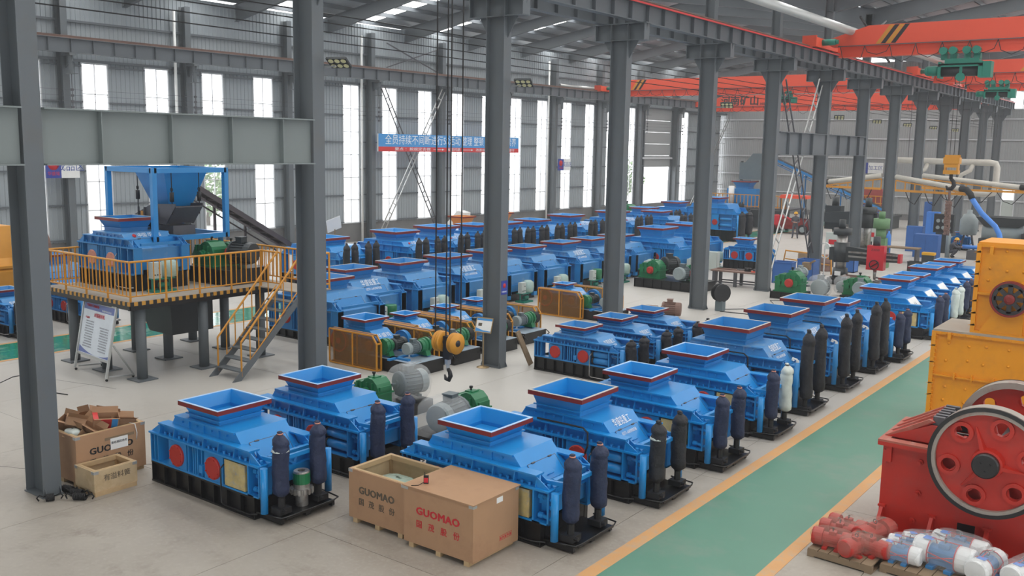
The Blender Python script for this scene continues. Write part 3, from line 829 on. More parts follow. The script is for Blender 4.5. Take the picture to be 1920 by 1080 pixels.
def crusher(label, name='double_roll_crusher', L=2.75, W=1.28, hb=.36, ft=.88, bt=1.07, ht=1.23, rz=1.5, rim=(1.07,1.07), neck=.82, hdx=-.17,
            blue=BLUE, disc=REDD, rimtop=RIML, acc=1, bagz=(.42,1.44), bagr=.128, cover=NAVY, posts=True, postz=(.17,.88), door=True, words=True, logo=False,
            end='rams', lube=None, endpanel=False, group=None, sticker=False, tie=False, pipe=True, dusty=False, hose=False, valve=False):
    t = thing(name, label, 'crusher', (0,0,0), 0, group)
    hx, hy = L/2, W/2
    # black skid with ribs
    b = MB()
    for s in (-1, 1):
        ys = sorted((s*hy, s*(hy-.12)))
        b.box(-hx, hx, ys[0], ys[1], 0, .03).box(-hx, hx, ys[0], ys[1], hb-.03, hb)
        yw = sorted((s*(hy-.07), s*(hy-.10))); b.box(-hx, hx, yw[0], yw[1], .03, hb-.03)
        for k in range(9):
            x = -hx + .015 + (L-.03)*k/8
            yr = sorted((s*(hy-.004), s*(hy-.07))); b.box(x-.01, x+.01, yr[0], yr[1], .03, hb-.03)
    b.box(-hx, -hx+.05, -hy+.12, hy-.12, 0, hb).box(hx-.05, hx, -hy+.12, hy-.12, 0, hb)
    part('skid_base', b, BLACK, t)
    xs = (-.225*L, .13*L); fh = ft-hb
    rd = min(.19, .36*fh)*1.0
    for s in (-1, 1):
        b = MB()
        def bx(x0, x1, d0, d1, z0, z1):
            ys = sorted((s*(hy-d0), s*(hy-d1))); b.box(x0, x1, ys[0], ys[1], z0, z1)
        bx(-hx, hx-.02, 0, .2, hb, hb+.03); bx(-hx-.02, hx+.14, -.02, .22, ft-.03, ft)
        for x in (-hx, -hx+.1, -hx+.2): bx(x, x+.022, 0, .2, hb+.03, ft-.03)
        bx(-hx+.02, -hx+.22, .15, .17, hb+.03, ft-.03)
        for x in xs: bx(x-rd*1.3, x+rd*1.3, .01, .17, hb+.03, ft-.05)
        m = (xs[0]+xs[1])/2
        for x in (xs[0]+rd*1.3+.05, m-.06, m, m+.06, xs[1]-rd*1.3-.08): bx(x, x+.02, .005, .2, hb+.03, ft-.03)
        bx(m-.12, m+.14, .13, .15, hb+.03, ft-.03)
        bx(m+.15, m+.24, -.03, .05, hb+.2*fh, hb+.45*fh)
        xe = hx-.16
        for x in (xe, hx+.1): bx(x, x+.03, 0, .24, hb, ft-.03)
        bx(xe, hx+.13, 0, .24, hb, hb+.025); bx(xe+.03, hx+.1, .2, .22, hb, ft-.03)
        bx(xs[1]+rd*1.3+.02, xe, .19, .2, hb+.03, ft-.03)
        if endpanel: bx(xe, hx+.13, 0.01, .22, hb*.4, ft-.03)
        part('side_frame', b, blue, t)
        # inclined top beam with ribs and a flange
        b = MB()
        x0, x1 = -hx+.24, hx-.12
        bx(x0, x1, .10, .115, ft, bt-.025); bx(x0-.0, x1+.02, .0, .2, bt-.025, bt)
        nr = 7
        for k in range(nr):
            x = x0 + (x1-x0)*k/(nr-1)
            ya, yb = s*(hy-.01), s*(hy-.10)
            b.prism([(ya,ft),(yb,ft),(yb,bt-.025),(s*(hy-.05),bt-.025)] if s > 0 else [(ya,ft),(s*(hy-.05),bt-.025),(yb,bt-.025),(yb,ft)], 'x', x-.01, x+.01)
        for xe2, sg in ((x0,-1), (x1,1)):
            for d in (.04, .16):
                yy = s*(hy-d)
                b.prism([(xe2,ft),(xe2+sg*.24,ft),(xe2+sg*.2,ft+.03),(xe2,bt-.03)], 'y', yy-.008, yy+.008)
        bolts = [(x0+(x1-x0)*(k+.5)/6+o_, s*(hy-.05), ft) for k in range(6) for o_ in (-.07,.07)]
        bolt_row(b, bolts, .024, .05, (0,0,1))
        bolt_row(b, [(hx-.04, s*(hy-.1), ft), (hx+.06, s*(hy-.1), ft), (-hx+.06, s*(hy-.1), ft), (-hx+.14, s*(hy-.1), ft)], .03, .06, (0,0,1))
        part('top_beam', b, blue, t)
        if s < 0:
            for x in xs:
                part('bearing_cover', cover_disc(MB(), x, -hy+.01, hb+.47*fh, rd, -1), disc, t)
            if end == 'spring':
                b = MB().box(xs[1]+rd*1.3+.05, hx-.22, -hy-.0, -hy+.17, hb+.08*fh, ft-.06)
                part('wrapped_spring_box', b, FILMY, t, None, None, 'plastic-wrapped yellow spring box')
            elif end == 'rams':
                for z in (hb+.3*fh, hb+.68*fh):
                    q = part('hydraulic_ram', MB().cyl((xs[1]+rd*1.3+.03,-hy+.1,z), (hx-.18,-hy+.1,z), .085, .085, 12), blue, t)
                    part('clamp_ring', MB().cyl((xs[1]+rd*1.3+.03,-hy+.1,z), (xs[1]+rd*1.3+.08,-hy+.1,z), .1, .1, 12), DARK, q)
            elif end == 'bars':
                b = MB()
                for x in (xs[1]+rd*1.3+.1, xs[1]+rd*1.3+.2): b.box(x, x+.03, -hy, -hy+.19, hb+.03, ft-.03)
                part('end_ribs', b, blue, t)
    # hood
    cy = hy-.14
    b = MB()
    zl = ft-.06
    sl = [(-hx+.27, zl), (-hx+.55, ht), (hx-.62, ht), (hx-.20, zl-.06)]
    b.prism(sl, 'y', -cy, cy)
    b.box(sl[1][0]-.0, sl[2][0], -cy-.03, -cy, ht-.03, ht).box(sl[1][0], sl[2][0], cy, cy+.03, ht-.03, ht)
    for k in range(1, 4):
        x = sl[1][0] + (sl[2][0]-sl[1][0])*k/4
        b.box(x-.008, x+.008, -cy-.03, -cy, bt-.02, ht-.03)
    for s in (-1, 1):
        bolt_row(b, [(sl[1][0]+(sl[2][0]-sl[1][0])*(k+.5)/4, s*cy, ht-.08) for k in range(4)], .02, .03, (0,s,0))
    b.box(hx-.24, hx+.0, -cy, cy, hb+.25, zl)
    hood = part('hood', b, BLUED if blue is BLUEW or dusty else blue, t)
    p0 = Vector((sl[2][0], 0, sl[2][1])); p1 = Vector((sl[3][0], 0, sl[3][1]))
    ang = math.atan2(p0.z-p1.z, p1.x-p0.x); ln = (p1-p0).length
    pos = p0 + (p1-p0)*.62
    dw = W*.56; dh = ln*.52
    if sticker:
        pp = put('paper_sheet', MB().box(-W*.34, W*.34, -ln*.42, ln*.42, .004, .007).mesh('paper_sheet', PAPER), hood, p0+(p1-p0)*.5, (0, ang, 0))
        pp.rotation_euler = slope_euler(ang)
        b = MB()
        for x in (-.07, .07): b.bar((x,-.1,.009), (x,.1,.009), .012, .004).bar((x-.03,.03,.009), (x+.03,.03,.009), .012, .004)
        part('arrow_mark', b, LETK, pp)
    if door:
        dd = part('inspection_door', MB().box(-dw/2, dw/2, -dh/2, dh/2, 0.0, .012), blue, t, pos, slope_euler(ang))
        part('hinge', MB().cyl((-dw*.3-.04,dh/2,.015),(-dw*.3+.04,dh/2,.015),.014,.014,6).cyl((dw*.3-.04,dh/2,.015),(dw*.3+.04,dh/2,.015),.014,.014,6).box(-dw/2,dw/2,dh/2-.004,dh/2+.004,.012,.014).box(-dw/2-.004,-dw/2+.004,-dh/2,dh/2,.012,.014).box(dw/2-.004,dw/2+.004,-dh/2,dh/2,.012,.014), MESHGRY, dd)
        part('door_handle', MB().tube([(-.07,-dh*.28,.01),(-.06,-dh*.28,.045),(.06,-dh*.28,.045),(.07,-dh*.28,.01)], .009, 5), blue, dd)
    if words:
        tp = p0 + (p1-p0)*(.16 if door else .36)
        text('lettering', '华盛铭重工', .17*W/1.28, LETW, hood, tp+Vector((0.004,0,.006)), slope_euler(ang), .001, W*.42)
        tp = p0 + (p1-p0)*(.52 if door else .6)
        text('lettering', '0371-64390558', .085*W/1.28, LETW, hood, tp+Vector((0.008,0,.018)), slope_euler(ang), .001, W*.36)
    if logo:
        tp = p0 + (p1-p0)*.16
        text('lettering', '中国·华盛铭', .12*W/1.28, LETW, hood, tp+Vector((0.004,.08,.006)), slope_euler(ang), .001, W*.40)
        part('red_emblem', MB().lathe([(.055,0),(.055,.004),(0,.004)], (0,0,0), 'z', 10), LETR, hood, tp+Vector((0.004,-W*.22,.006)), slope_euler(ang))
    hopper(t, hdx, ht, rz, neck, neck*rim[1]/rim[0], rim[0], rim[1], blue, rimtop)
    # discharge end
    b = MB()
    b.box(hx-.02, hx+.08, -hy+.22, hy-.22, hb+.12, hb+.36)
    b.bar((hx+.06,-hy+.24,ft+.06), (hx+.06,hy-.24,ft+.06), .07, .07)
    if acc:
        b.bar((hx+.3,-hy+.16,ft+.09), (hx+.3,hy-.16,ft+.09), .05, .06).bar((hx+.3,-hy+.18,hb+.1), (hx+.3,-hy+.18,ft+.09), .05, .05).bar((hx+.3,hy-.18,hb+.1), (hx+.3,hy-.18,ft+.09), .05, .05)
        for yy in (-hy+.18, hy-.18):
            b.bar((hx,yy,ft-.1), (hx+.3,yy,ft+.07), .04, .05).bar((hx-.1,yy,ft+.06), (hx+.3,yy,ft+.09), .05, .06)
        b.bar((hx-.05,-.1,ft+.04), (hx+.05,.16,ft-.2), .04, .04).bar((hx-.05,.3,ft+.04), (hx+.05,.1,ft-.2), .04, .04)
    part('end_beam', b, blue, t)
    if acc:
        b = MB().box(hx+.0, hx+.56, -hy+.16, hy-.16, .1, .13).box(hx, hx+.5, -hy+.1, -hy+.16, .02, .1).box(hx, hx+.5, hy-.16, hy-.1, .02, .1).box(hx, hx+.5, -.05, .05, .02, .1)
        b.tube([(hx+.05,-hy-.0,.14),(hx+.56,-hy+.06,.15),(hx+.58,-hy+.18,.15),(hx+.58,hy-.18,.15),(hx+.54,hy-.06,.15),(hx+.1,hy,.15)], .013, 5)
        part('pipe_tray', b, BLACK, t)
    if posts:
        for s in (-1, 1):
            q = part('guide_post', MB().cyl((hx+.24,s*(hy+.0),postz[0]), (hx+.24,s*(hy+.0),postz[1]), .058, .058, 14), blue, t)
            b = MB()
            for z in (hb+.18*fh, hb+.74*fh): b.cyl((hx-.04,s*(hy-.1),z), (hx+.22,s*(hy-.02),z), .03, .03, 8).cyl((hx-.1,s*(hy-.1),z), (hx-.02,s*(hy-.1),z), .045, .045, 8)
            b.bar((hx+.12,s*(hy-.06),hb+.52*fh),(hx+.24,s*hy,hb+.52*fh),.05,.06)
            part('tie_rod', b, blue, q)
    if acc:
        ys = (-.43, .31) if acc == 1 else (-.56,-.27,.22,.51)
        ysc = W/1.28
        for i, yy in enumerate(ys):
            bag(t, hx+.38, yy*ysc, bagz[0], bagz[1], bagr, cover[i % len(cover)] if isinstance(cover, tuple) else cover, True, tie and i == 0)
    if pipe:
        b = MB().tube([(xs[1]+rd*1.3+.04,-hy-.0,hb+.72*fh),(xs[1]+rd*1.3+.02,-hy-.05,hb+.6*fh),(xs[1]+rd*1.3+.02,-hy-.05,.12),(xs[1]+rd*1.3+.08,-hy-.05,.09),(hx-.1,-hy-.05,.09),(hx+.1,-hy-.02,.12)], .013, 5)
        part('hydraulic_pipe', b, STEEL if pipe == 2 else BLACK, t)
    if hose:
        part('hydraulic_hose', MB().tube([(-.5,-hy+.02,bt+.03),(0,-hy+.03,bt+.03),(.45,-hy+.0,bt+.04),(.56,-hy-.02,bt-.02),(.57,-hy-.03,ft-.05),(.5,-hy-.02,ft-.25)], .016, 6), RUBBER, t)
    if valve:
        for s in (-1, 1):
            part('post_valve', MB().cyl((hx+.24,s*hy,postz[1]),(hx+.24,s*hy,postz[1]+.05),.035,.035,8).bar((hx+.24,s*hy,postz[1]+.06),(hx+.14,s*hy-.05,postz[1]+.1),.035,.03).bar((hx+.18,s*hy-.06,postz[1]+.05),(hx+.12,s*hy,postz[1]+.05),.03,.03), WHITE, t)
    if lube:
        xl, yl = hx+.42, -hy*.3
        q = part('lube_pump', MB().box(xl-.2,xl+.2,yl-.3,yl+.3,0,.06).box(xl-.02,xl+.02,yl-.28,yl-.24,.06,.35).box(xl-.02,xl+.02,yl+.2,yl+.24,.06,.35).box(xl-.16,xl+.16,yl-.3,yl+.3,.33,.36).cyl((xl+.05,yl-.1,.18),(xl+.05,yl+.14,.18),.07,.07,10), HOISTG if lube != 2 else MOTG, t)
        part('control_box', MB().box(xl-.08,xl+.1,yl-.3,yl-.04,.36,.76), LGREY, q)
        part('switch', bolt_row(MB(), [(xl+.1,yl-.24,.45),(xl+.1,yl-.17,.45),(xl+.1,yl-.1,.45),(xl+.1,yl-.12,.62)], .016, .02, (1,0,0)), LETK, q)
        if lube == 1:
            part('grease_drum', MB().lathe([(0,0),(.19,0),(.19,.4),(.175,.42),(0,.42)], (xl,yl+.22,.36), 'z', 18), GREEN, q)
        else:
            part('plastic_wrap', MB().lathe([(0,0),(.21,.02),(.24,.2),(.22,.38),(.12,.45),(0,.46)], (xl,yl+.22,.36), 'z', 9), FILMG, q)
    return t
def slope_euler(a):
    # local x along +Y of the machine, local y up the slope, local z out of the slope that faces +X
    return Matrix(((0, -math.cos(a), math.sin(a)), (1, 0, 0), (0, math.sin(a), math.cos(a)))).to_euler()
FILMY = mat('yellow_under_film', (0.55, 0.44, 0.20), 0.25, var=0.5, scale=5, bump=.4, dirt=(0.16,0.30,0.48), dscale=3)
# ---- the pair beside the brown crates
F = crusher('blue double-roll crusher beside the carton of scrap, two red covers, steel sleeve on its tray', end='spring', tie=True, words=False, group='crushers nearest the camera')
F.location = (1.935, 2.22, 0)
F2 = crusher('blue double-roll crusher just behind the one beside the carton of scrap', end='rams', words=False, group='crushers nearest the camera')
F2.location = (1.80, 4.42, 0)
# ---- the row along the green lane
R = [(5.93, 4.17), (6.07, 6.48), (6.14, 8.75), (6.12, 11.2)]
gl = 'crushers in the row along the green lane'
r0 = crusher('blue double-roll crusher right behind the closed brown crate, first in the lane row', end='spring', words=False, group=gl); r0.location = (*R[0], 0)
r1 = crusher('blue double-roll crusher second in the lane row, dusty pale hopper rim, white lettering', rimtop=RIMB, rz=1.56, rim=(1.12,1.2), neck=.9, cover=BLKBAG, tie=True, hose=True, group=gl); r1.location = (*R[1], 0)
r2 = dup(r0, (*R[2], 0), None, 'blue double-roll crusher third in the lane row, pale blue rim, navy covers')
r3 = crusher('blue double-roll crusher fourth in the lane row, one navy and one milky plastic cover', end='spring', words=False, cover=(NAVY, CLRBAG), group=gl); r3.location = (*R[3], 0)
tall = dict(rz=1.76, ht=1.38, bt=1.18, ft=.98, rim=(1.25,1.3), neck=1.0, rimtop=RIMB, blue=BLUEW, cover=BLKBAG, bagz=(.36,1.92), bagr=.14, postz=(.2,1.2), L=2.9, W=1.4, hdx=-.1, hose=True, valve=True, group=gl)
t0 = crusher('tall blue double-roll crusher with worn grey rim, nearest of three with tall dark covers', **tall); t0.location = (5.95, 13.45, 0)
for yy, lb in ((16.1, 'tall blue double-roll crusher with worn grey rim, middle of three with tall dark covers'), (18.55, 'tall blue double-roll crusher with worn grey rim, farthest of three with tall dark covers')):
    dup(t0, (5.93, yy, 0), None, lb)
r7 = dup(r0, (6.15, 20.35, 0), None, 'low blue double-roll crusher half hidden behind the three tall ones')
r8 = crusher('blue double-roll crusher leading the far lane group, paper on its hood', rim=(1.03,1.05), words=False, door=False, sticker=True, end='spring', rz=1.47, group=gl); r8.location = (6.25, 24.45, 0)
r9 = crusher('blue double-roll crusher second in the far lane group, milky plastic covers', rim=(1.06,1.18), rz=1.55, words=False, door=False, sticker=True, cover=CLRBAG, rimtop=RIMB, group=gl); r9.location = (6.25, 26.6, 0)
for base, yy, lb in ((r8, 28.75, 'third'), (r9, 30.75, 'fourth'), (r8, 32.75, 'fifth'), (r8, 34.6, 'last')):
    dup(base, (6.15, yy, 0), None, 'blue double-roll crusher %s in the far lane group, sheet of paper on its hood' % lb)
# ---- three lower ones in the middle of the floor
gb = 'low crushers in the middle of the floor'
b1 = crusher('low blue crusher with two red covers, front of the middle trio', L=2.4, W=1.1, hb=.36, ft=.80, bt=.95, ht=1.04, rz=1.25, rim=(.9,.88), neck=.66, hdx=-.18, blue=BLUEW, rimtop=RIMB, cover=BLKBAG, bagz=(.4,1.14), bagr=.135, door=False, pipe=2, group=gb)
b1.location = (1.93, 13.1, 0)
dup(b1, (1.98, 14.85, 0), None, 'low blue crusher with dark bags, middle one of the middle trio')
dup(b1, (2.03, 16.55, 0), None, 'low blue crusher with dark bags, rear of the middle trio by the old motor')
# ---- the wide row in front of the window bay
gd = 'wide crushers in the row beyond the belt-driven ones'
dk = dict(L=2.9, W=1.9, hb=.26, ft=1.05, bt=1.28, ht=1.45, rz=1.8, rim=(1.15,1.45), neck=.86, hdx=-.05, blue=BLUEW, rimtop=RIMB, acc=0, posts=False, end='bars', endpanel=True, pipe=False, group=gd)
dA = crusher('wide blue crusher with a green grease drum and white control box at its end', lube=1, **dk)
dB = crusher('wide blue crusher with a film-wrapped grease pump at its end', lube=3, words=False, **dk)
DY = [(14.1, dA, 'wide blue crusher half behind the second grey column, green grease drum and white box'), (16.55, dB, 'wide blue crusher behind the belt-driven row, second from the near column, film-wrapped pump'), (19.0, dA, 'wide blue crusher behind the belt-driven row, third, hoses and white lettering'),
      (21.45, dB, 'wide blue crusher mostly hidden behind the third central column'), (23.8, dB, 'wide blue crusher just past the third central column, black hose at its end'), (26.4, dA, 'wide blue crusher before the fourth central column, white box and green drum'),
      (28.7, dB, 'wide blue crusher half behind the fourth central column'), (31.0, dB, 'wide blue crusher just past the fourth central column, behind the green gearbox')]
used = set()
for yy, src, lb in DY:
    if id(src) not in used:
        o = src; used.add(id(src)); o['label'] = lb; o.location = (-7.75, yy, 0)
    else: dup(src, (-7.75, yy, 0), None, lb)
d8 = crusher('large blue crusher with bright rim standing between the fourth and fifth central columns', L=3.0, W=1.9, hb=.36, ft=1.2, bt=1.45, ht=1.62, rz=2.1, rim=(1.4,1.6), neck=1.1, hdx=-.05, blue=BLUE, acc=0, posts=False, end='bars', endpanel=True, pipe=False, lube=3, words=False, group=gd)
d8.location = (-6.75, 33.2, 0)
dup(d8, (-6.9, 36.4, 0), None, 'large blue crusher half behind the fifth central column, bright rim')
# ---- the big row nearest the windows
ge = 'large crushers in the row nearest the windows'
ek = dict(L=3.35, W=1.9, hb=.55, ft=1.35, bt=1.6, ht=1.75, rz=2.13, rim=(1.55,1.5), neck=1.15, hdx=-.1, blue=BLUE, rimtop=RIML, acc=2, bagz=(.7,2.0), bagr=.14, cover=BLKBAG, posts=False, logo=True, words=False, pipe=False, end='bars', group=ge)
e1 = crusher('large blue crusher nearest of the window row, red emblem and tall dark bags', **ek)
ek2 = dict(ek); ek2['rz'] = 2.05; ek2['rim'] = (1.45, 1.4); ek2['logo'] = False
e2 = crusher('large blue crusher in the window row, plain hood', **ek2)
EY = [(-13.55, 22.3, e1, 'large blue crusher nearest of the window row, red emblem and four dark bags'), (-13.9, 25.4, e1, 'large blue crusher second in the window row, red emblem and dark bags'),
      (-14.0, 28.3, e2, 'large blue crusher third in the window row, beside the third central column'), (-13.9, 30.4, e2, 'large blue crusher fourth in the window row, just past the third central column'), (-13.95, 33.0, e2, 'large blue crusher fifth in the window row, bright rim'),
      (-14.1, 36.4, e1, 'large blue crusher sixth in the window row, red emblem on its hood'), (-14.0, 41.2, e1, 'large blue crusher seventh in the window row, behind the fourth central column'),
      (-15.2, 47.2, e2, 'large blue crusher in the far window row, left of the sectional door'), (-14.5, 47.9, e2, 'large blue crusher in the far window row, lower and greyer rim, before the sectional door'),
      (-16.4, 53.9, e1, 'large blue crusher right below the sectional door opening'), (-16.0, 59.0, e2, 'large blue crusher farthest in the window row, behind the fifth central column')]
EY[8] = (-13.0, 44.8, e2, EY[8][3])
used = set()
for x, yy, src, lb in EY:
    if id(src) not in used:
        used.add(id(src)); src['label'] = lb; src.location = (x, yy, 0)
    else: dup(src, (x, yy, 0), None, lb)
dup(e2, (-14.0, 18.7, 0), None, 'large blue crusher seen over the platform stair behind its yellow railing')
dup(b1, (-14.0, 20.45, 0), None, 'small blue crusher with dark bags just past the second central column, near windows', 'small crushers near the windows')
big = crusher('very large blue crusher far back with rams, twin dark cylinders and one red cover', L=3.6, W=2.0, hb=.7, ft=1.75, bt=2.1, ht=2.35, rz=2.75, rim=(1.5,1.5), neck=1.1, blue=BLUE, acc=1, bagz=(.4,1.95), bagr=.24, cover=BLKBAG, posts=True, postz=(.2,1.7), door=False, words=False, end='rams', pipe=False)
big.location = (-11.9, 50.6, 0)
sm = crusher('small blue crusher with a red cover behind the work table and grey cabinet', L=2.1, W=1.1, hb=.5, ft=1.0, bt=1.15, ht=1.25, rz=1.55, rim=(.95,.9), neck=.6, blue=BLUE, acc=0, posts=False, door=False, words=False, end='bars', pipe=False)
sm.location = (-3.6, 36.6, 0)
# machines under and behind the raised platform
u1 = dup(dB, (-6.6, 11.95, 0), None, 'wide dark blue crusher behind the platform stair, red motor end')
for x, yy, src, lb in ((-14.2, 4.3, b1, 'low blue crusher at the far left edge, beyond the green lane'), (-14.35, 6.2, b1, 'low blue crusher left of the platform, partly behind the nearest column'), (-14.4, 8.4, b1, 'low blue crusher beyond the green lane, seen behind the notice board'),
                   (-14.6, 11.5, b1, 'low blue crusher beyond the lane under the platform, right part'), (-17.8, 9.3, dB, 'wide blue crusher far behind the platform railing at the left')):
    dup(src, (x, yy, 0), None, lb, 'crushers beyond the far green lane')
# steel sleeve on the first machine's tray
t = thing('steel_sleeve', 'bare steel sleeve with green paint standing on the pipe tray of the nearest crusher', 'sleeve', (3.62, 2.25, .13))
part('sleeve', MB().lathe([(.0,.28),(.06,.28),(.06,.56),(.12,.56),(.13,.54),(.13,.28)], (0,0,0), 'z', 20, False), STEEL, t)
b = MB().lathe([(0,0),(.1,0),(.1,.2),(.15,.2),(.15,.29),(.0,.29)], (0,0,0), 'z', 20, False)
for k in range(14):
    a = 2*PI*k/14
    b.bar((.14*math.cos(a),.14*math.sin(a),.245), (.185*math.cos(a),.185*math.sin(a),.245), .035, .085)
part('gear_hub', b, STEEL, t)
part('paint_patch', MB().lathe([(.132,.36),(.134,.36),(.134,.53),(.132,.53)], (0,0,0), 'z', 20, False), GREEN, t)

# ================================================================== DRIVES AND MOTORS
def motor_parts(parent, c, ax, r, l, m=MOTG, fan=MOTL, box=True, feet=True, face=True):
    """electric motor lying along ax from c; returns the body part"""
    a = Vector(ax).normalized(); c = Vector(c)
    b = MB().lathe([(0,0),(r*.35,0),(r*.35,.04),(r*.9,.05),(r*1.02,.07),(r*1.02,.12),(r*.9,.12),(r*.9,l*.75),(0,l*.75)], c, a, 18, False)
    up = Vector((0,0,1)); sd = a.cross(up).normalized()
    for k in range(20):
        an = 2*PI*k/20
        d = (sd*math.cos(an)+up*math.sin(an))
        b.bar(c+a*.14+d*r*.93, c+a*l*.73+d*r*.93, .012, r*.14, d)
    b.cyl(c-a*.1, c, r*.13, r*.13, 8)
    q = part('motor', b, m, parent)
    part('fan_cover', MB().lathe([(r*.98,l*.75),(r*.98,l*.95),(r*.9,l),(r*.3,l*1.005),(0,l*1.0)], c, a, 18, False), fan, q)
    if box: part('terminal_box', MB().bar(c+a*l*.32+up*(r*1.12), c+a*l*.58+up*(r*1.12), r*.75, r*.5).bar(c+a*l*.30+up*(r*1.4), c+a*l*.60+up*(r*1.4), r*.85, r*.08), m, q)
    if feet:
        b = MB()
        for t in (.22, .66): b.bar(c+a*l*t-sd*r*.85-up*r*.98, c+a*l*t+sd*r*.85-up*r*.98, .09, r*.18)
        part('motor_feet', b, m, q)
    return q
def gearbox_parts(parent, x, y, z, s=1.0, cap=REDD, capside=-1, breather=True):
    w, d = .5*s, .26*s
    b = MB().box(x-w*.92, x+w*.92, y-d, y+d, z, z+.3*s)
    b.box(x-w, x+w, y-d*1.2, y+d*1.2, z+.3*s, z+.335*s).box(x-w, x+w, y-d*1.15, y+d*1.15, z, z+.04*s)
    prof = [(-.92,.335),(-.92,.42),(-.74,.54),(-.50,.60),(-.2,.61),(-.12,.66),(.2,.72),(.5,.70),(.78,.58),(.92,.43),(.92,.335)]
    b.prism([(x+w*px, z+pz*s) for px, pz in prof], 'y', y-d, y+d)
    for px in (-.62,-.28,.12,.5):
        b.box(x+w*px-.02*s, x+w*px+.02*s, y-d*1.18, y+d*1.18, z+.335*s, z+.6*s)
        b.cyl((x+w*px,y-d*1.0,z+.32*s),(x+w*px,y-d*1.25,z+.32*s),.11*s,.11*s,12)
    for px in (-.95,.95): b.bar((x+w*px,y-d*.8,z+.46*s),(x+w*px,y+d*.8,z+.46*s),.05*s,.1*s)
    g = part('gearbox', b, GREEN, parent)
    part('bearing_cap', MB().lathe([(.15*s,0),(.15*s,.07*s),(.11*s,.09*s),(.11*s,.14*s),(0,.14*s)], (x+w*.12, y+capside*d*1.1, z+.33*s), (0,capside,0), 16, False), cap, g)
    if breather:
        part('breather', MB().lathe([(.025*s,0),(.025*s,.07*s),(.045*s,.08*s),(.05*s,.13*s),(0,.13*s)], (x+w*.1,y,z+.71*s), 'z', 10, False), RUBBER, g)
    part('inspection_cover', MB().box(x-w*.1, x+w*.4, y-d*.5, y+d*.5, z+.70*s, z+.735*s), GREEN, g)
    return g
def film(parent, c, size, m=FILM, peak=(0,0,1), seed=0, name='plastic_wrap'):
    rnd = random.Random(seed); n = 16; c = Vector(c)
    loops = []
    for i in range(9):
        t = i/8; ph = PI*(.03+.94*t) - PI/2
        lp = []
        for k in range(n):
            a = 2*PI*k/n; w = 1 + rnd.uniform(-.07,.07)
            e = .62
            f = lambda v: math.copysign(abs(v)**e, v)
            lp.append(c + Vector((size[0]*f(math.cos(a))*f(math.cos(ph))*w, size[1]*f(math.sin(a))*f(math.cos(ph))*w, size[2]*f(math.sin(ph)))))
        loops.append(lp)
    top = c + Vector((peak[0]*size[0], peak[1]*size[1], size[2]*(1.02+.3*peak[2])))
    loops.append([top + Vector((rnd.uniform(-.03,.03), rnd.uniform(-.03,.03), 0)) for k in range(n)])
    return part(name, MB().loft(loops, True), m, parent)
def black_base(parent, x0, x1, y0, y1, z1):
    b = MB().box(x0, x1, y0, y1, z1-.03, z1).box(x0+.03, x1-.03, y0+.04, y1-.04, .02, z1-.03).box(x0, x1, y0, y1, 0, .02)
    n = max(2, int((x1-x0)/.4))
    for k in range(n+1):
        x = x0 + (x1-x0-.016)*k/n; b.box(x, x+.016, y0, y1, .02, z1-.03)
    return part('base_frame', b, BLACK, parent)
u = thing('gear_drive', 'green gearbox with film-wrapped grey motor behind the second near crusher', 'drive', (.55, 7.25, 0))
black_base(u, -.4, .75, -.75, .7, .26)
gearbox_parts(u, -.05, -.35, .26, .8, GREEN)
motor_parts(u, (.25,.05,.62), (.25,1,0), .27, .72)
film(u, (.33,.38,.63), (.42,.42,.40), FILM, (.5,.4,.5), 3)
u = thing('gear_drive', 'film-wrapped grey motor and green gearbox behind the first lane crusher', 'drive', (2.75, 6.9, 0))
black_base(u, -.35, .6, -1.0, .95, .2)
gearbox_parts(u, -.05, .6, .2, .8, GREEN)
motor_parts(u, (.1,.15,.5), (.12,-1,0), .29, .85)
film(u, (.06,-.33,.48), (.42,.52,.38), FILM, (.2,.3,.35), 5)
u = thing('gear_drive', 'black base with two green gearboxes and motors beyond the fourth central column', 'drive', (-3.4, 28.4, 0))
black_base(u, -1.5, 1.5, -.7, .9, .38)
gearbox_parts(u, -.95, -.1, .38, 1.05, REDD)
motor_parts(u, (-.65,.25,.95), (0.4,1,0), .30, .75, MOTD, MOTD)
gearbox_parts(u, .75, .3, .38, 1.0, REDD)
motor_parts(u, (.55,-.0,.72), (0,-1,0), .27, .7)
u = thing('gear_drive', 'green gearbox with red shaft cover on black base left of film-wrapped motors', 'drive', (1.35, 29.2, 0))
black_base(u, -.65, .6, -.5, .6, .28)
gearbox_parts(u, 0, -.05, .28, 1.15, REDD)
motor_parts(u, (.1,.3,1.0), (.3,1,0), .2, .5, MOTL, MOTL)
u = thing('gear_drive', 'green gearbox with pale grey motor in front, right of film-wrapped motors', 'drive', (3.6, 30.6, 0))
black_base(u, -.6, .6, -.5, .5, .2)
gearbox_parts(u, -.1, .15, .2, 1.05, REDD)
motor_parts(u, (.1,-.15,.55), (.15,-1,0), .27, .5, MOTL, MOTL)
for x, yy, lb, sd in ((2.15, 30.3, 'grey motor in clear film standing right beside the red-capped gearbox', 11), (2.75, 31.3, 'smaller grey motor in clear film behind the other wrapped motor', 12)):
    u = thing('wrapped_motor', lb, 'motor', (x, yy, 0))
    motor_parts(u, (0,.2,.42), (.1,-1,0), .34 if sd == 11 else .25, .55, MOTG, MOTL)
    film(u, (0,-.05,.46), (.42,.45,.45) if sd == 11 else (.33,.35,.38), FILM, (.1,.1,.4), sd)
u = thing('old_motor', 'brown dusty old motor on the floor behind the middle trio', 'motor', (-.2, 22.0, 0), .35)
motor_parts(u, (-.35,0,.3), (1,0,0), .24, .7, RUST, RUST); part('coupling', MB().cyl((-.9,0,.26),(-.45,0,.26),.13,.13,10).box(-1.05,-.8,-.12,.12,.06,.36).box(-1.2,-1.0,-.2,.1,0.0,.2), RUST, u)
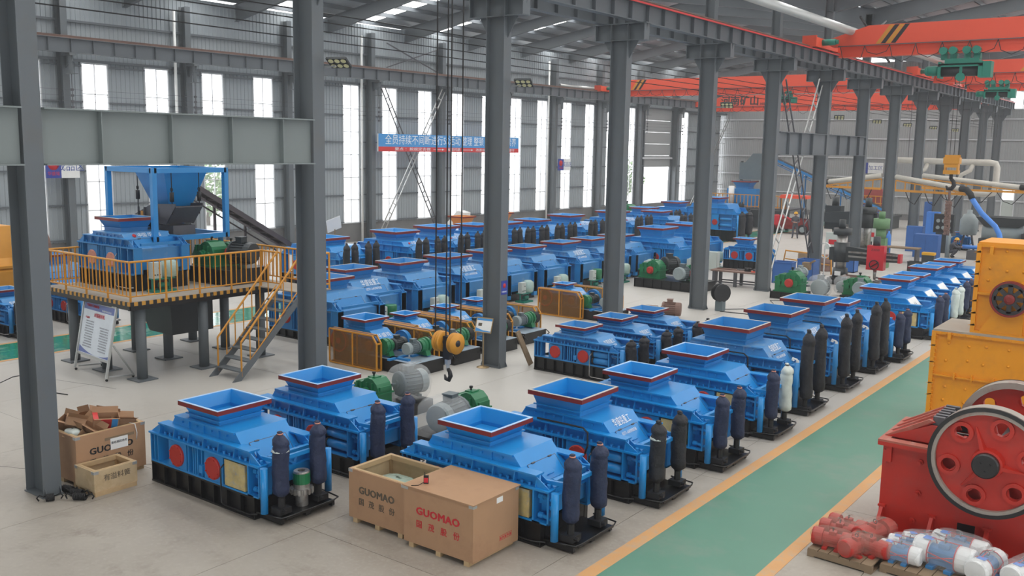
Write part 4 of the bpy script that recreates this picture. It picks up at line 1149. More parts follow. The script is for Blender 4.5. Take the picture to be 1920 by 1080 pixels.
u = thing('old_motor', 'dark old motor stood on end against the fifth central column', 'motor', (.5, 24.5, 0))
part('stand', MB().box(-.14,.14,-.14,.14,0,.36), MOTG, u)
part('motor', MB().lathe([(0,-.14),(.33,-.14),(.33,-.08),(.24,-.06),(.24,.08),(.33,.1),(.33,.14),(0,.14)], (0,0,.66), (.8,-.6,0), 16, False), DARK, u)

# ================================================================== BELT-DRIVEN CRUSHERS IN YELLOW GUARDS
def guard(parent, x0, x1, y0, y1, z1, ch, nb, chl=False):
    """belt guard: yellow frame, amber mesh panels, chamfered ends"""
    t = .035
    g = MB()
    prof = [(x0, .03), (x1, .03), (x1, z1-ch), (x1-ch*.8, z1), (x0+(ch*.6 if chl else 0), z1), (x0, z1-(ch*.7 if chl else 0))]
    for yy in (y0, y1):
        for a, c in zip(prof, prof[1:]+prof[:1]):
            if a != c: g.bar((a[0],yy,a[1]), (c[0],yy,c[1]), t, t)
        for k in range(1, nb):
            x = x0 + (x1-x0)*k/nb
            g.bar((x,yy,.03), (x,yy,z1), t, t)
    for (x, z) in prof: g.bar((x,y0,z), (x,y1,z), t, t)
    n = 10
    for k in range(n+1):
        x = x0+.1+(x1-ch*.8-x0-.1)*k/n
        if k % 2 == 0: g.bar((x,y0,z1),(x,y1,z1),t,.02)
    f = part('guard_frame', g, YEL, parent)
    for i, yy in enumerate((y0, y1)):
        q = [(px+(.02 if px == x0 else (-.02 if px == x1 else 0)), pz+(.02 if pz < .1 else -.02)) for px, pz in prof]
        part('mesh_panel', MB().prism(q, 'y', yy-.004, yy+.004), AMBER, f)
    ym = (y0+y1)/2
    b = MB()
    for yy in (y0+.04, ym, y1-.04): b.bar((x0+.05,yy,z1+.012),(x1-ch*.8,yy,z1+.012),.022,.012)
    part('top_bars', b, RUST, f)
    return f
def belt_crusher(label, rim=.62, rzz=1.07):
    t = thing('belt_driven_crusher', label, 'crusher', (0,0,0), 0, 'belt-driven crushers with yellow guards')
    b = MB().box(-1.5,1.45,-.55,.55,.3,.33).box(-1.45,1.42,-.52,.52,.02,.3).box(-1.5,1.45,-.55,.55,0,.02)
    for k in range(6):
        x = -1.5+2.93*k/5; b.box(x,x+.015,-.55,.55,.02,.3)
    part('base', b, BLACK, t)
    part('deck_plate', MB().box(-.2,1.44,-.54,.54,.33,.336), mat('blue_grey_deck', (.34,.42,.50), .35), t)
    b = MB()
    for yy in (-.38,.38):
        for k in range(2): b.bar((.35+k*.45-.35,yy,.36),(.35+k*.45+.3,yy,.36),.1,.05)
    for s in (-.35,.35): b.bar((.75+s*.2,s-.35,.36),(.75+s*.2,s+.35,.36),.08,.05)
    part('slide_rails', b, BLUEW, t)
    b = MB()
    for s in (-1,1):
        yy = s*.36
        b.box(-1.4,-.1,yy-.06,yy+.06,.33,.39).box(-1.4,-.1,yy-.07,yy+.07,.72,.75)
        for x in (-1.4,-1.05,-.68,-.45,-.12): b.box(x,x+.03,yy-.06,yy+.06,.39,.72)
    part('side_frame', b, BLUE, t)
    for x in (-.85,-.28): part('bearing_cover', cover_disc(MB(), x, -.42, .55, .13, -1), REDD, t)
    b = MB().prism([(-1.45,.7),(-1.2,.92),(-.35,.92),(0.05,.62),(0.05,.5),(-1.45,.5)], 'y', -.33, .33)
    hd = part('hood', b, BLUE, t)
    ang = math.atan2(.3,.4)
    text('lettering', '华盛铭', .16, LETW, hd, (-.16, .02, .785), slope_euler(ang), .001)
    hopper(t, -.85, .92, rzz, rim*.7, rim*.7, rim, rim, BLUE, RIML)
    part('pulley', MB().lathe([(.0,-.05),(.08,-.05),(.09,-.03),(.25,-.03),(.26,-.06),(.28,-.06),(.28,.06),(.26,.06),(.25,.03),(0,.03)], (.05,.50,.6), 'y', 22, False), BLUEW, t)
    w = part('flywheel', MB().lathe([(0,-.05),(.08,-.05),(.09,-.02),(.25,-.02),(.27,-.05),(.3,-.05),(.3,.05),(.27,.05),(0,.03)], (-1.25,-.56,.58), 'y', 22, False), REDD, t)
    b = MB()
    for k in range(6):
        a = 2*PI*k/6; b.cyl((-1.25+.17*math.cos(a),-.587,.58+.17*math.sin(a)),(-1.25+.17*math.cos(a),-.575,.58+.17*math.sin(a)),.04,.04,10)
    part('wheel_opening', b, RUBBER, w)
    guard(t, -1.42, .33, -.76, -.6, .92, .2, 2)
    guard(t, -1.75, 1.05, .62, .82, .92, .2, 4, True)
    def red(x, y, s, m1, m2):
        b = MB().lathe([(0,0),(.2,0),(.21,.03),(.21,.09),(.17,.1),(.175,.14),(.2,.15),(.2,.2),(.17,.22),(.15,.3),(0,.3)], (x,y,.62), (0,s,0), 20, False)
        b.prism([(x-.22,.38),(x+.22,.38),(x+.12,.6),(x-.12,.6)], 'y', min(y+s*.06,y+s*.22), max(y+s*.06,y+s*.22))
        for k in range(8):
            a = 2*PI*k/8; b.box(x+.19*math.cos(a)-.02,x+.19*math.cos(a)+.02,min(y,y+s*.1),max(y,y+s*.1),.62+.19*math.sin(a)-.02,.62+.19*math.sin(a)+.02)
        part('reducer', b, GREEN, t)
        motor_parts(t, (x,y+s*.3,.62), (0,s,0), .16, .5, m1, m2, True, False)
    red(.3, -.52, 1, MOTD, MOTD)
    red(.95, .45, -1, MOTG, MOTL)
    part('belt', MB().lathe([(.17,-.09),(.19,-.09),(.19,.09),(.17,.09)], (.95,.58,.62), 'y', 20, False), RUBBER, t)
    part('belt_pulley', MB().lathe([(0,-.08),(.17,-.08),(.17,.08),(0,.08)], (.95,.58,.62), 'y', 20, False), BLUEW, t)
    b = MB()
    for s in (-1,1): b.tube([(1.3,s*.48,.2),(1.42,s*.6,.3),(1.52,s*.62,.22),(1.5,s*.5,.16)], .018, 6)
    part('lifting_hook', b, BLACK, t)
    return t
cb0 = belt_crusher('x', .9, 1.2); cb = belt_crusher('x')
for i, (x, yy, lb) in enumerate(((-2.45, 10.4, 'yellow-guarded belt-driven crusher nearest, two motors on its black base'), (-2.55, 12.05, 'yellow-guarded belt-driven crusher second, behind the hanging yellow hook block'),
      (-2.55, 13.75, 'yellow-guarded belt-driven crusher third, left of the third central column'), (-2.7, 15.4, 'yellow-guarded belt-driven crusher fourth, its motors right of the third central column'), (-2.6, 20.2, 'yellow-guarded belt-driven crusher standing apart, red wheel behind amber mesh'))):
    o = cb0 if i == 0 else cb if i == 1 else dup(cb, (0,0,0))
    o.location = (x, yy, 0); o['label'] = lb

# ================================================================== RAISED TEST PLATFORM
DZ = 1.96
pf = thing('test_platform', 'raised grey platform on round posts with yellow railings and stair', 'platform', (-7.5, 7.3, 0))
def P(x, y): return (x+7.5, y-7.3)
X0, X1, Y0, Y1 = -9.6, -5.6, 5.0, 9.75
b = MB().box(*[X0+7.5, X1+7.5], Y0-7.3, Y1-7.3, DZ-.03, DZ).box(X1+7.5, -3.9+7.5, 8.75-7.3, Y1-7.3, DZ-.03, DZ)
part('deck', b, DECKB, pf)
b = MB().box(X0+7.5, X1+7.5, Y0-7.3+.03, Y0-7.3+.1, DZ-.2, DZ-.03).box(X0+7.5, X1+7.5, Y1-7.3-.1, Y1-7.3, DZ-.2, DZ-.03).box(X1+7.5-.1, X1+7.5-.03, Y0-7.3, Y1-7.3, DZ-.2, DZ-.03).box(X0+7.5, X0+7.6, Y0-7.3, Y1-7.3, DZ-.2, DZ-.03)
for x in (-8.95,-7.42,-5.85): b.box(x+7.5-.06, x+7.5+.06, Y0-7.2, Y1-7.4, DZ-.2, DZ-.03)
for yy in (5.4,7.15,8.95): b.box(X0+7.6, X1+7.4, yy-7.3-.06, yy-7.3+.06, DZ-.2, DZ-.03)
part('deck_frame', b, BLACK, pf)
part('hazard_edge', MB().box(X0+7.5, X1+7.5, Y0-7.3-.012, Y0-7.3+.03, DZ-.09, DZ+.002), HAZX, pf)
part('hazard_edge', MB().box(X1+7.5-.03, X1+7.5+.012, Y0-7.3, 8.75-7.3, DZ-.09, DZ+.002), HAZY, pf)
post = MB().cyl((0,0,.03), (0,0,DZ-.2), .125, .125, 18).mesh('post', COLGREY)
plate = MB().box(-.26,.26,-.26,.26,0,.03).mesh('base_plate', COLGREY)
for x in (-8.95,-7.42,-5.85):
    for yy in (5.4,7.15,8.95):
        q = put('post', post, pf, (*P(x,yy), 0)); put('base_plate', plate, q)
def railing(pts, z, h=.95, gap=.16):
    """handrail, lower rail and balusters along a polyline"""
    tops = MB(); r = .022
    for a, c in zip(pts, pts[1:]):
        tops.cyl((a[0],a[1],z+h),(c[0],c[1],z+h),.026,.026,8).cyl((a[0],a[1],z+.13),(c[0],c[1],z+.13),.018,.018,8)
    o = part('handrail', tops, YEL, pf)
    bm_ = MB().cyl((0,0,.13),(0,0,h),.016,.016,6).mesh('baluster', YEL)
    pm = MB().cyl((0,0,0),(0,0,h),.026,.026,8).mesh('rail_post', YEL)
    for a, c in zip(pts, pts[1:]):
        d = math.hypot(c[0]-a[0], c[1]-a[1]); n = max(1, round(d/gap))
        for k in range(n):
            t = k/n
            put('rail_post' if k % 6 == 0 else 'baluster', pm if k % 6 == 0 else bm_, o, (a[0]+(c[0]-a[0])*t, a[1]+(c[1]-a[1])*t, z))
    put('rail_post', pm, o, (pts[-1][0], pts[-1][1], z))
railing([P(-9.55,9.7), P(-9.55,5.05), P(-5.65,5.05), P(-5.65,8.85), P(-4.85,8.85)], DZ)
railing([P(-9.55,9.7), P(-3.92,9.7), P(-3.92,8.8)], DZ)
# stair
SX0, SX1 = -4.87, -3.95
b0, b1_ = (6.72, 0.0), (8.72, DZ)
for x in (SX0, SX1):
    q = [(b0[0]-7.3-.12,0),(b0[0]-7.3+.12,0),(b1_[0]-7.3+.03,DZ-.22),(b1_[0]-7.3+.03,DZ-.0)]
    part('stringer', MB().prism(q, 'x', x+7.5-.02, x+7.5+.02), COLGREY, pf)
tm = MB().box(SX0+7.5+.02, SX1+7.5-.02, -.12, .12, -.015, .015).mesh('stair_tread', COLGREY)
for k in range(8):
    t = (k+1)/9
    put('stair_tread', tm, pf, (0, b0[0]-7.3+(b1_[0]-b0[0])*t, DZ*t))
for x in (SX0, SX1):
    b = MB()
    X = x+7.5
    pts = [(X, b0[0]-7.3+.15, .95), (X, b1_[0]-7.3+.05, DZ+.98)]
    b.cyl(pts[0], pts[1], .026, .026, 8).cyl((X, b0[0]-7.3+.15, .2), (X, b1_[0]-7.3, DZ+.1), .016, .016, 8).cyl((X, b0[0]-7.3+.15, .1), (X, b0[0]-7.3+.15, .95), .022, .022, 8)
    o = part('stair_rail', b, YEL, pf)
    bb = MB().cyl((0,0,0),(0,0,.78),.016,.016,6).mesh('baluster', YEL)
    for k in range(1, 7):
        t = k/7; put('baluster', bb, o, (X, b0[0]-7.3+.15+(b1_[0]-b0[0]-.15)*t, .18+(DZ-.1)*t))
# chute under the deck
tag(part('discharge_chute', MB().loft([[(-8.6,6.9,1.74),(-6.9,6.9,1.74),(-6.9,8.2,1.74),(-8.6,8.2,1.74)],[(-7.95,6.95,.72),(-6.9,6.95,.72),(-6.9,8.2,.72),(-7.95,8.2,.72)]]), MOTD), 'dark steel discharge chute hanging under the raised platform', 'chute')
pm = crusher('dark blue crusher with pink bearing covers standing on the raised platform', L=2.5, W=1.6, hb=.42, ft=1.12, bt=1.32, ht=1.42, rz=1.78, rim=(1.15,1.1), neck=.8, hdx=-.25, blue=BLUEW, disc=PINK, acc=0, posts=False, rimtop=RIMB, end='bars', words=False, logo=True, pipe=2, lube=3)
pm.location = (-8.3, 6.75, DZ)
bag(pm, -.9, 1.05, .6, 1.75, .14, BLKBAG, False); bag(pm, -.35, 1.05, .6, 1.8, .14, BLKBAG, False)
gd_ = thing('gear_drive', 'two green gearboxes and a big black motor on the raised platform', 'drive', (-7.25, 8.75, DZ))
black_base(gd_, -.6, 1.1, -.65, .75, .42)
gearbox_parts(gd_, -.15, -.2, .42, .95, GREEN)
gearbox_parts(gd_, -.1, .4, .42, .85, GREEN)
motor_parts(gd_, (.42,.05,.82), (1,.25,0), .3, .75, MOTD, MOTD)
part('red_coupling', MB().cyl((.28,.0,.8),(.4,.03,.8),.12,.12,12), REDD, gd_)
# frame with hopper and vibrating feeder
hf = thing('feeder_frame', 'blue square-tube frame carrying a funnel over the platform crusher', 'frame', (-8.45, 7.95, 0))
zb, zt = 3.14, 5.05
fx0, fx1, fy0, fy1 = -1.08, 1.05, -1.08, 1.12
b = MB(); w = .13
for z in (zb+w/2, zt-w/2):
    for a, c in (((fx0,fy0),(fx1,fy0)),((fx1,fy0),(fx1,fy1)),((fx1,fy1),(fx0,fy1)),((fx0,fy1),(fx0,fy0))):
        b.bar((a[0],a[1],z),(c[0],c[1],z),w,w)
part('ring_beams', b, BLUE, hf)
for x in (fx0,fx1):
    for yy in (fy0,fy1):
        part('upright', MB().box(x-w/2,x+w/2,yy-w/2,yy+w/2,zb,zt), BLUE, hf)
        part('leg', MB().box(x*.9-.05,x*.9+.05,yy*.9-.05,yy*.9+.05,DZ,zb), BLUEW, hf)
rr = lambda x0,x1,y0,y1,z: [(x0,y0,z),(x1,y0,z),(x1,y1,z),(x0,y1,z)]
part('funnel', MB().loft([rr(-.3,.45,-.25,.45,4.0), rr(-.62,.8,-.6,.75,4.98), rr(-.58,.76,-.56,.71,4.98), rr(-.26,.41,-.21,.41,4.02)], False), BLUE, hf)
vf = thing('vibrating_feeder', 'grey tray feeder hung on springs inside the blue frame', 'feeder', (-8.45, 7.95, 0))
for s in (-.42,.42):
    part('tray_side', MB().prism([(-.95,3.62),(.55,3.52),(1.0,4.02),(1.0,4.1),(-.1,4.05),(-.95,3.72)], 'y', s-.012, s+.012), MESHGRY, vf)
part('tray_floor', MB().prism([(-.95,3.62),(.6,3.55),(1.0,4.0),(1.0,4.03),(.58,3.59),(-.95,3.66)], 'y', -.41, .41), MESHGRY, vf)
b = MB()
for x in (-.7,-.4,-.1,.2): b.box(x-.012,x+.012,-.47,-.42,3.62,3.95).box(x-.012,x+.012,.42,.47,3.62,3.95)
part('tray_rib', b, MESHGRY, vf)
part('drive_box', MB().box(-.1,.75,-.34,.34,3.22,3.5), MESHGRY, vf)
part('notice_sticker', MB().box(-.62,-.5,-.436,-.433,3.72,3.84), YEL, vf)
for x in (-.75,.85):
    for s in (-.42,.42):
        q = part('hanger_spring', MB().cyl((x,s,4.15),(x,s,4.4),.055,.055,10).cyl((x,s,3.8),(x,s,4.15),.014,.014,6).cyl((x,s,4.4),(x,s,4.95),.014,.014,6).tube([(x+.05*math.cos(k*PI/4),s,4.47+.05*math.sin(k*PI/4)) for k in range(9)],.012,5), DARK, vf)
# notice board in front of the platform
nb = thing('notice_board', 'white notice board with Chinese text on a grey easel before the platform', 'board', (-7.12, 4.86, 0), -.09)
wB = .84
def tilt(z): return .19*(z-.42)
part('panel', MB().add([(-wB,tilt(.48),.48),(wB,tilt(.48),.48),(wB,tilt(1.74),1.74),(-wB,tilt(1.74),1.74),(-wB,tilt(.48)+.03,.48),(wB,tilt(.48)+.03,.48),(wB,tilt(1.74)+.03,1.74),(-wB,tilt(1.74)+.03,1.74)],
    [(3,2,1,0),(4,5,6,7),(0,1,5,4),(1,2,6,5),(2,3,7,6),(3,0,4,7)]), mat('board_paper', (0.72,0.78,0.84), .5), nb)
for s in (-1,1):
    q = part('leg', MB().bar((s*(wB+.02),tilt(.0)-.0,.07),(s*(wB+.02),tilt(1.78),1.78),.05,.05).bar((s*wB,.62,.05),(s*wB,tilt(1.0)+.03,.85),.035,.035).bar((s*wB,.0,.1),(s*wB,.62,.06),.035,.035), GALV, nb)
    part('caster', MB().cyl((s*wB-.015,-.06,.03),(s*wB+.015,-.06,.03),.03,.03,10).cyl((s*wB-.015,.6,.03),(s*wB+.015,.6,.03),.03,.03,10), RUBBER, q)
part('frame_rail', MB().bar((-wB,tilt(.46)-.005,.46),(wB,tilt(.46)-.005,.46),.04,.05).bar((-wB,tilt(1.76)-.005,1.76),(wB,tilt(1.76)-.005,1.76),.04,.04), GALV, nb)
ea = (PI/2 - math.atan(.19), 0, 0)
part('header_band', MB().add([(-wB+.03,tilt(1.56)-.003,1.56),(wB-.03,tilt(1.56)-.003,1.56),(wB-.03,tilt(1.73)-.003,1.73),(-wB+.03,tilt(1.73)-.003,1.73)],[(0,1,2,3)]), mat('board_blue', (.13,.17,.42), .5), nb)
fw = [(-wB+.03,.5)]+[(wB*(-1+2*k/12)*.965,.5+.16*((k-7)/7)**2 if k != 7 else .5) for k in range(13)]+[(wB-.03,.5)]
part('footer_wave', MB().add([(x,tilt(z)-.003,z) for x,z in fw],[tuple(range(len(fw)))]), MATS['board_blue'], nb)
text('lettering', '对辊破碎机', .115, LETR, nb, (.05,tilt(1.45)-.006,1.45), ea)
text('lettering', '产品说明', .055, LETR, nb, (-.56,tilt(1.36)-.006,1.36), ea)
text('lettering', '华盛铭重工机械设备', .075, LETR, nb, (-.35,tilt(1.66)-.006,1.66), ea)
text('lettering', '专业破碎设备生产厂家', .05, LETW, nb, (.4,tilt(1.6)-.006,1.6), ea)
ln = ['对辊破碎机主要由辊轮组成', '辊轮支撑轴承压紧和调节装置', '以及驱动装置等部分组成', '出料粒度的调节两辊轮之间', '装有楔形或垫片调节装置', '楔形装置的顶端装有调整螺栓', '当调整螺栓将楔块向上拉起时', '楔块将活动辊轮顶离固定轮', '即两辊轮间隙变大出料粒度变大', '当楔块向下时活动辊轮在压紧', '弹簧的作用下两轮间隙变小']
for col in (0, 1):
    for k in range(11):
        if col == 1 and k < 1: continue
        z = 1.28 - .062*k - .03*col
        text('lettering', ln[(k*3+col*5) % 11], .036, mat('grey_lettering', (.36,.37,.42), .6), nb, (-.40+.8*col, tilt(z)-.006, z), ea, .001)

# ================================================================== CRATES
def crate(label, x0, x1, y0, y1, z1, m, lid=True, words=None, side='front', name='crate', zb=.07, inner=WOOD, colr=LETR, marks=True):
    cx, cy = (x0+x1)/2, (y0+y1)/2
    t = thing(name, label, 'crate', (cx, cy, 0))
    hx, hy = (x1-x0)/2, (y1-y0)/2; th = .022
    for nm, q in (('front', (-hx,hx,-hy,-hy+th)), ('back', (-hx,hx,hy-th,hy)), ('a', (-hx,-hx+th,-hy+th,hy-th)), ('b', (hx-th,hx,-hy+th,hy-th))):
        part('side_panel', MB().box(*q, zb, z1), m, t)
    part('floor_board', MB().box(-hx+th,hx-th,-hy+th,hy-th,zb,zb+.02), inner, t)
    for k in (-.85,-.05,.75):
        part('skid', MB().box(hx*k,hx*k+.09,-hy+.0,hy-.02,0,zb), WOOD, t)
    e = .05
    if lid:
        b = MB(); n = 10
        b.box(-hx-.02,hx+.02,-hy-.02,hy+.02,z1,z1+.014)
        part('lid', b, m, t)
    else:
        tl = .006
        for q in ((-hx+th,hx-th,-hy+th,-hy+th+tl),(-hx+th,hx-th,hy-th-tl,hy-th),(-hx+th,-hx+th+tl,-hy+th+tl,hy-th-tl),(hx-th-tl,hx-th,-hy+th+tl,hy-th-tl)):
            part('liner_panel', MB().box(*q, zb+.02, z1-.03), PLY, t)
        for q in ((-hx+th,hx-th,-hy+th,-hy+th+e),(-hx+th,hx-th,hy-th-e,hy-th),(-hx+th,-hx+th+e,-hy+th+e,hy-th-e),(hx-th-e,hx-th,-hy+th+e,hy-th-e)):
            part('top_batten', MB().box(*q, z1-.07, z1+.004), inner, t)
        for sx in (-1,1):
            for sy in (-1,1):
                xa, ya = sx*(hx-th-e/2), sy*(hy-th-e/2)
                part('corner_batten', MB().box(xa-e/2,xa+e/2,ya-e/2,ya+e/2,zb+.02,z1-.07), inner, t)
    for sx in (-1,1):
        for sy in (-1,1):
            x, yy = sx*hx, sy*hy
            part('corner_clip', MB().box(min(x-sx*.08,x+sx*.004),max(x-sx*.08,x+sx*.004),min(yy,yy+sy*.004),max(yy,yy+sy*.004),z1-.05,z1).box(min(x,x+sx*.004),max(x,x+sx*.004),min(yy-sy*.08,yy),max(yy-sy*.08,yy),z1-.05,z1), GALV, t)
    return t, hx, hy
def guomao(t, face, hx, hy, z1, col, w):
    if face == 'front': L = lambda u, z: (u, -hy-.003, z); e = FRONT
    else: L = lambda u, z: (hx+.003, u, z); e = RIGHT
    text('lettering', 'GUOMAO', .155, col, t, L(0, z1*.64), e, .0015, w*.62, None, 1.05, .007)
    for k, ch in enumerate('国茂股份'):
        text('lettering', ch, .12, col, t, L(w*(-.27+.18*k), z1*.42), e, .0015, None, None, 1.0, .0015)
cA, hx, hy = crate('closed brown GUOMAO crate with red lettering and phone on its lid', 5.69, 6.98, 2.38, 3.42, .90, CARD)
guomao(cA, 'front', hx, hy, .90, LETR, 1.29)
b = MB()
for k in range(6):
    y_ = .08+.056*k; b.box(hx,hx+.002,y_,y_+.004,.2,.27)
b.box(hx,hx+.002,.08,.364,.2,.204).box(hx,hx+.002,.08,.364,.268,.272)
for k in range(5): b.box(hx,hx+.002,.095+.056*k,.12+.056*k,.215+.01*(k%2),.25)
part('handling_marks', b, LETR, cA)
part('label_sheet', MB().box(hx,hx+.002,.0,.14,.78,.86), PAPER, cA)
lw = thing('handheld_radio', 'small black and red handset lying on the closed crate lid', 'radio', (5.92, 2.6, .915), .6)
part('body', MB().box(-.035,.035,-.02,.02,0,.12).cyl((-.02,0,.12),(-.02,0,.17),.006,.006,6), RUBBER, lw)
part('speaker_face', MB().box(-.03,.03,-.023,-.02,.02,.09), MTRED, lw)
part('cord', MB().tube([(-.03,-.0,.02),(-.1,-.1,.004),(-.2,-.12,.004)], .005, 5), RUBBER, lw)
cB, hx, hy = crate('open brown GUOMAO crate with dark lettering, green gearbox wrapped in film inside', 4.42, 5.60, 2.50, 3.42, .84, CARD, False)
guomao(cB, 'front', hx, hy, .84, LETB, 1.18)
part('label_sheet', MB().box(hx,hx+.002,-.3,-.15,.72,.80), PAPER, cB)
gw = thing('wrapped_gearbox', 'green gearbox in crumpled film lying inside the open brown crate', 'gearbox', (4.98, 2.97, .09))
gearbox_parts(gw, 0, 0, 0, .74, GREEN, -1, False)
film(gw, (0,0,.30), (.42,.28,.30), FILMG, (.2,0,.05), 21)
cC, hx, hy = crate('large brown GUOMAO carton crate full of torn cardboard beside the nearest column', -1.08, -.06, .60, 1.86, .86, CARD, False)
guomao(cC, 'side', hx, hy, .86, LETK, 1.26)
part('notice_sheet', MB().box(hx+.004,hx+.006,-.02,.30,.50,.70), PAPER, cC)
text('lettering', '废纸箱回收处', .05, LETK, cC, (hx+.008,.14,.62), RIGHT, .001)
part('tape', MB().box(hx+.002,hx+.004,-.12,.42,.68,.73), WOODD, cC)
part('rope', MB().tube([(hx-.1,.4,.87),(hx+.01,.44,.86),(hx+.012,.47,.7),(hx+.012,.46,.58)], .008, 5), PAPER, cC)
cD, hx, hy = crate('small pale plywood crate, open, with handwriting, in front of the carton crate', -.03, .56, .55, 1.31, .42, PLY, False)
text('lettering', '有溢料簧', .12, LETB, cD, (hx+.003, .02, .27), RIGHT, .001)
# torn cardboard in the large carton
BXS = [(-.75,.85,.92,.26,.2,.2,(.3,.2,.5)), (-.5,.85,.98,.3,.22,.14,(-.4,.3,1.1)), (-.8,1.15,.9,.3,.24,.2,(.5,-.3,.2)), (-.35,1.3,.95,.42,.2,.2,(.35,.1,1.2)),
       (-.6,1.5,.92,.4,.25,.16,(-.5,.2,.8)), (-.3,1.05,.86,.36,.16,.1,(.2,.5,.6)), (-.3,1.6,.88,.4,.12,.12,(.1,.2,1.4)), (-.85,1.5,.88,.3,.3,.1,(.2,.4,2)), (-.4,.8,.84,.22,.16,.12,(.8,.2,.3))]
BL = ['crumpled brown box at the back left of the scrap carton', 'torn brown flap box standing up in the scrap carton', 'opened brown box leaning in the scrap carton', 'brown box with red and blue print on the scrap heap', 'long box with a red printed end in the scrap carton',
      'flattened brown carton strip at the front of the scrap heap', 'narrow brown tray box at the right of the scrap heap', 'brown carton lying at the rear of the scrap heap', 'small brown box at the front corner of the scrap heap']
for i, (x, yy, z, a, c, d, r) in enumerate(BXS):
    t = thing('cardboard_box', BL[i], 'box', (x, yy, z), 0, 'torn cardboard in the carton crate'); t.rotation_euler = r
    b = MB().box(-a/2,a/2,-c/2,-c/2+.006,-d/2,d/2).box(-a/2,a/2,c/2-.006,c/2,-d/2,d/2).box(-a/2,-a/2+.006,-c/2,c/2,-d/2,d/2).box(a/2-.006,a/2,-c/2,c/2,-d/2,d/2).box(-a/2,a/2,-c/2,c/2,-d/2,-d/2+.006)
    part('box_body', b, CARD, t)
    b = MB().add([(-a/2,-c/2,d/2),(a/2,-c/2,d/2),(a/2,-c/2-.09,d/2+.05),(-a/2,-c/2-.09,d/2+.05)],[(0,1,2,3)]).add([(-a/2,c/2,d/2),(a/2,c/2,d/2),(a/2,c/2+.05,d/2+.09),(-a/2,c/2+.05,d/2+.09)],[(0,1,2,3)])
    part('flap', b, CARD, t)
    if i in (3, 4): part('printed_band', MB().box(-a*.2,a*.2,-c/2-.002,-c/2,-d/2,d/2).box(-a/2,-a*.3,-c/2-.002,c/2,d/2-.02,d/2+.002), BANR, t)
    if i == 3: part('blue_print', MB().box(a*.22,a*.45,-c/2-.002,-c/2,-d/2,d/2), BANB, t)
t = part('plastic_bag', MB(), FILM) if False else None
bg_ = film(None, (-.42,.74,.85), (.14,.1,.07), CLRBAG, (.2,.2,.2), 31, 'plastic_bag'); tag(bg_, 'crumpled white plastic bag on the scrap carton', 'bag')
# coil springs by the small crate
for i, (x, yy, rz, lb) in enumerate(((.02,.40,.3,'black coil spring with hooks farthest under the small crate'), (.28,.40,.5,'black coil spring with hooks between two others by the small crate'), (.48,.34,.7,'black coil spring with hooks nearest, by the small crate corner'), (.16,.02,1.1,'short black coil spring at the foot of the nearest column'))):
    L = .2 if i < 3 else .12
    pts = []
    for k in range(61):
        a = k/60*2*PI*8; pts.append((-L/2+L*k/60, .05*math.cos(a), .06+.05*math.sin(a)))
    hook = [(-L/2-.1,.0,.02),(-L/2-.13,.02,.07),(-L/2-.09,.0,.11),(-L/2-.03,0,.08)]
    b = MB().tube(hook+pts+[(L/2+.03,0,.08),(L/2+.09,0,.11),(L/2+.13,-.02,.07),(L/2+.1,0,.02)], .013, 5)
    tag(part('coil_spring', b, RUBBER, None, (x,yy,0), (0,0,rz)), lb, 'spring', 'coil springs')
# cables on the floor
def cable(label, pts, r=.012, m=RUBBER):
    return tag(part('cable', MB().tube(pts, r, 6), m), label, 'cable')
cable('black cable loop on the floor at the left edge', [(-7.9,2.9,.01),(-7.6,3.15,.2),(-7.2,3.3,.3),(-6.8,3.2,.06),(-6.6,3.35,.01),(-6.2,3.4,.01),(-5.8,3.5,.01)])
b = []
for k in range(60):
    a = k*.55; b.append((-3.55+.28*math.cos(a)+.002*k, 2.55+.5*math.sin(a*.93)-.008*k, .015+.03*(k%3)))
cable('tangle of grey cable on the floor behind the carton crate', b, .014, MOTG)
cable('dark cable on the floor beyond the fifth central column', [(.3,24.6,.012),(1.2,25.6,.012),(1.6,27,.012),(1.0,28,.012),(1.8,28.6,.012)])
cable('thin dark hose lying between the column and the tall crushers', [(.6,24.3,.01),(1.6,24.4,.01),(2.6,24.9,.01),(3.4,25.2,.01)], .02)

# ================================================================== RED JAW CRUSHER
jc = thing('jaw_crusher', 'big red jaw crusher with two spoked flywheels beside the green lane', 'crusher', (10.95, 7.4, 0))
# local: x to the right along the lane-crossing face, y away
b = MB().prism([(0,0.03),(3.4,.03),(3.4,1.25),(2.3,1.42),(0,1.42)], 'y', 0, .07)
part('side_plate', b, REDM, jc)
part('side_plate', MB().prism([(0,0.03),(3.4,.03),(3.4,1.25),(2.3,1.42),(0,1.42)], 'y', 1.33, 1.40), REDM, jc)
part('end_wall', MB().box(0,.08,.07,1.33,.03,1.42), REDM, jc)
part('rear_wall', MB().box(3.3,3.4,.07,1.33,.03,1.2), REDM, jc)
part('top_flange', MB().box(-.06,1.6,-.1,.07,1.43,1.46).box(-.06,1.6,1.33,1.48,1.43,1.46).box(-.06,.08,.07,1.33,1.43,1.46), DUSTR, jc)
part('flange_lip', MB().box(-.06,1.6,-.1,-.07,1.37,1.43), REDM, jc)
b = MB().prism([(.0,1.46),(.62,1.74),(.70,1.74),(.85,1.46)], 'y', .16, .19).prism([(.0,1.46),(.62,1.74),(.70,1.74),(.85,1.46)], 'y', 1.2, 1.23)
b.prism([(.0,1.46),(.62,1.80),(.66,1.78),(.06,1.46)], 'y', .19, 1.2)
part('ridge', b, REDM, jc)
for yy in (.2,.55,.86,1.17): part('ridge_rib', MB().prism([(-.04,1.46),(.58,1.82),(.64,1.80),(.1,1.46)], 'y', yy-.03, yy+.03), DUSTR, jc)
b = MB()
for k in range(6): b.box(.62,.82 if k % 2 else .78,.24+k*.16,.32+k*.16,1.66,1.86)
b.box(.62,.74,.19,1.2,1.55,1.72)
part('jaw_teeth', b, MESHGRY, jc)
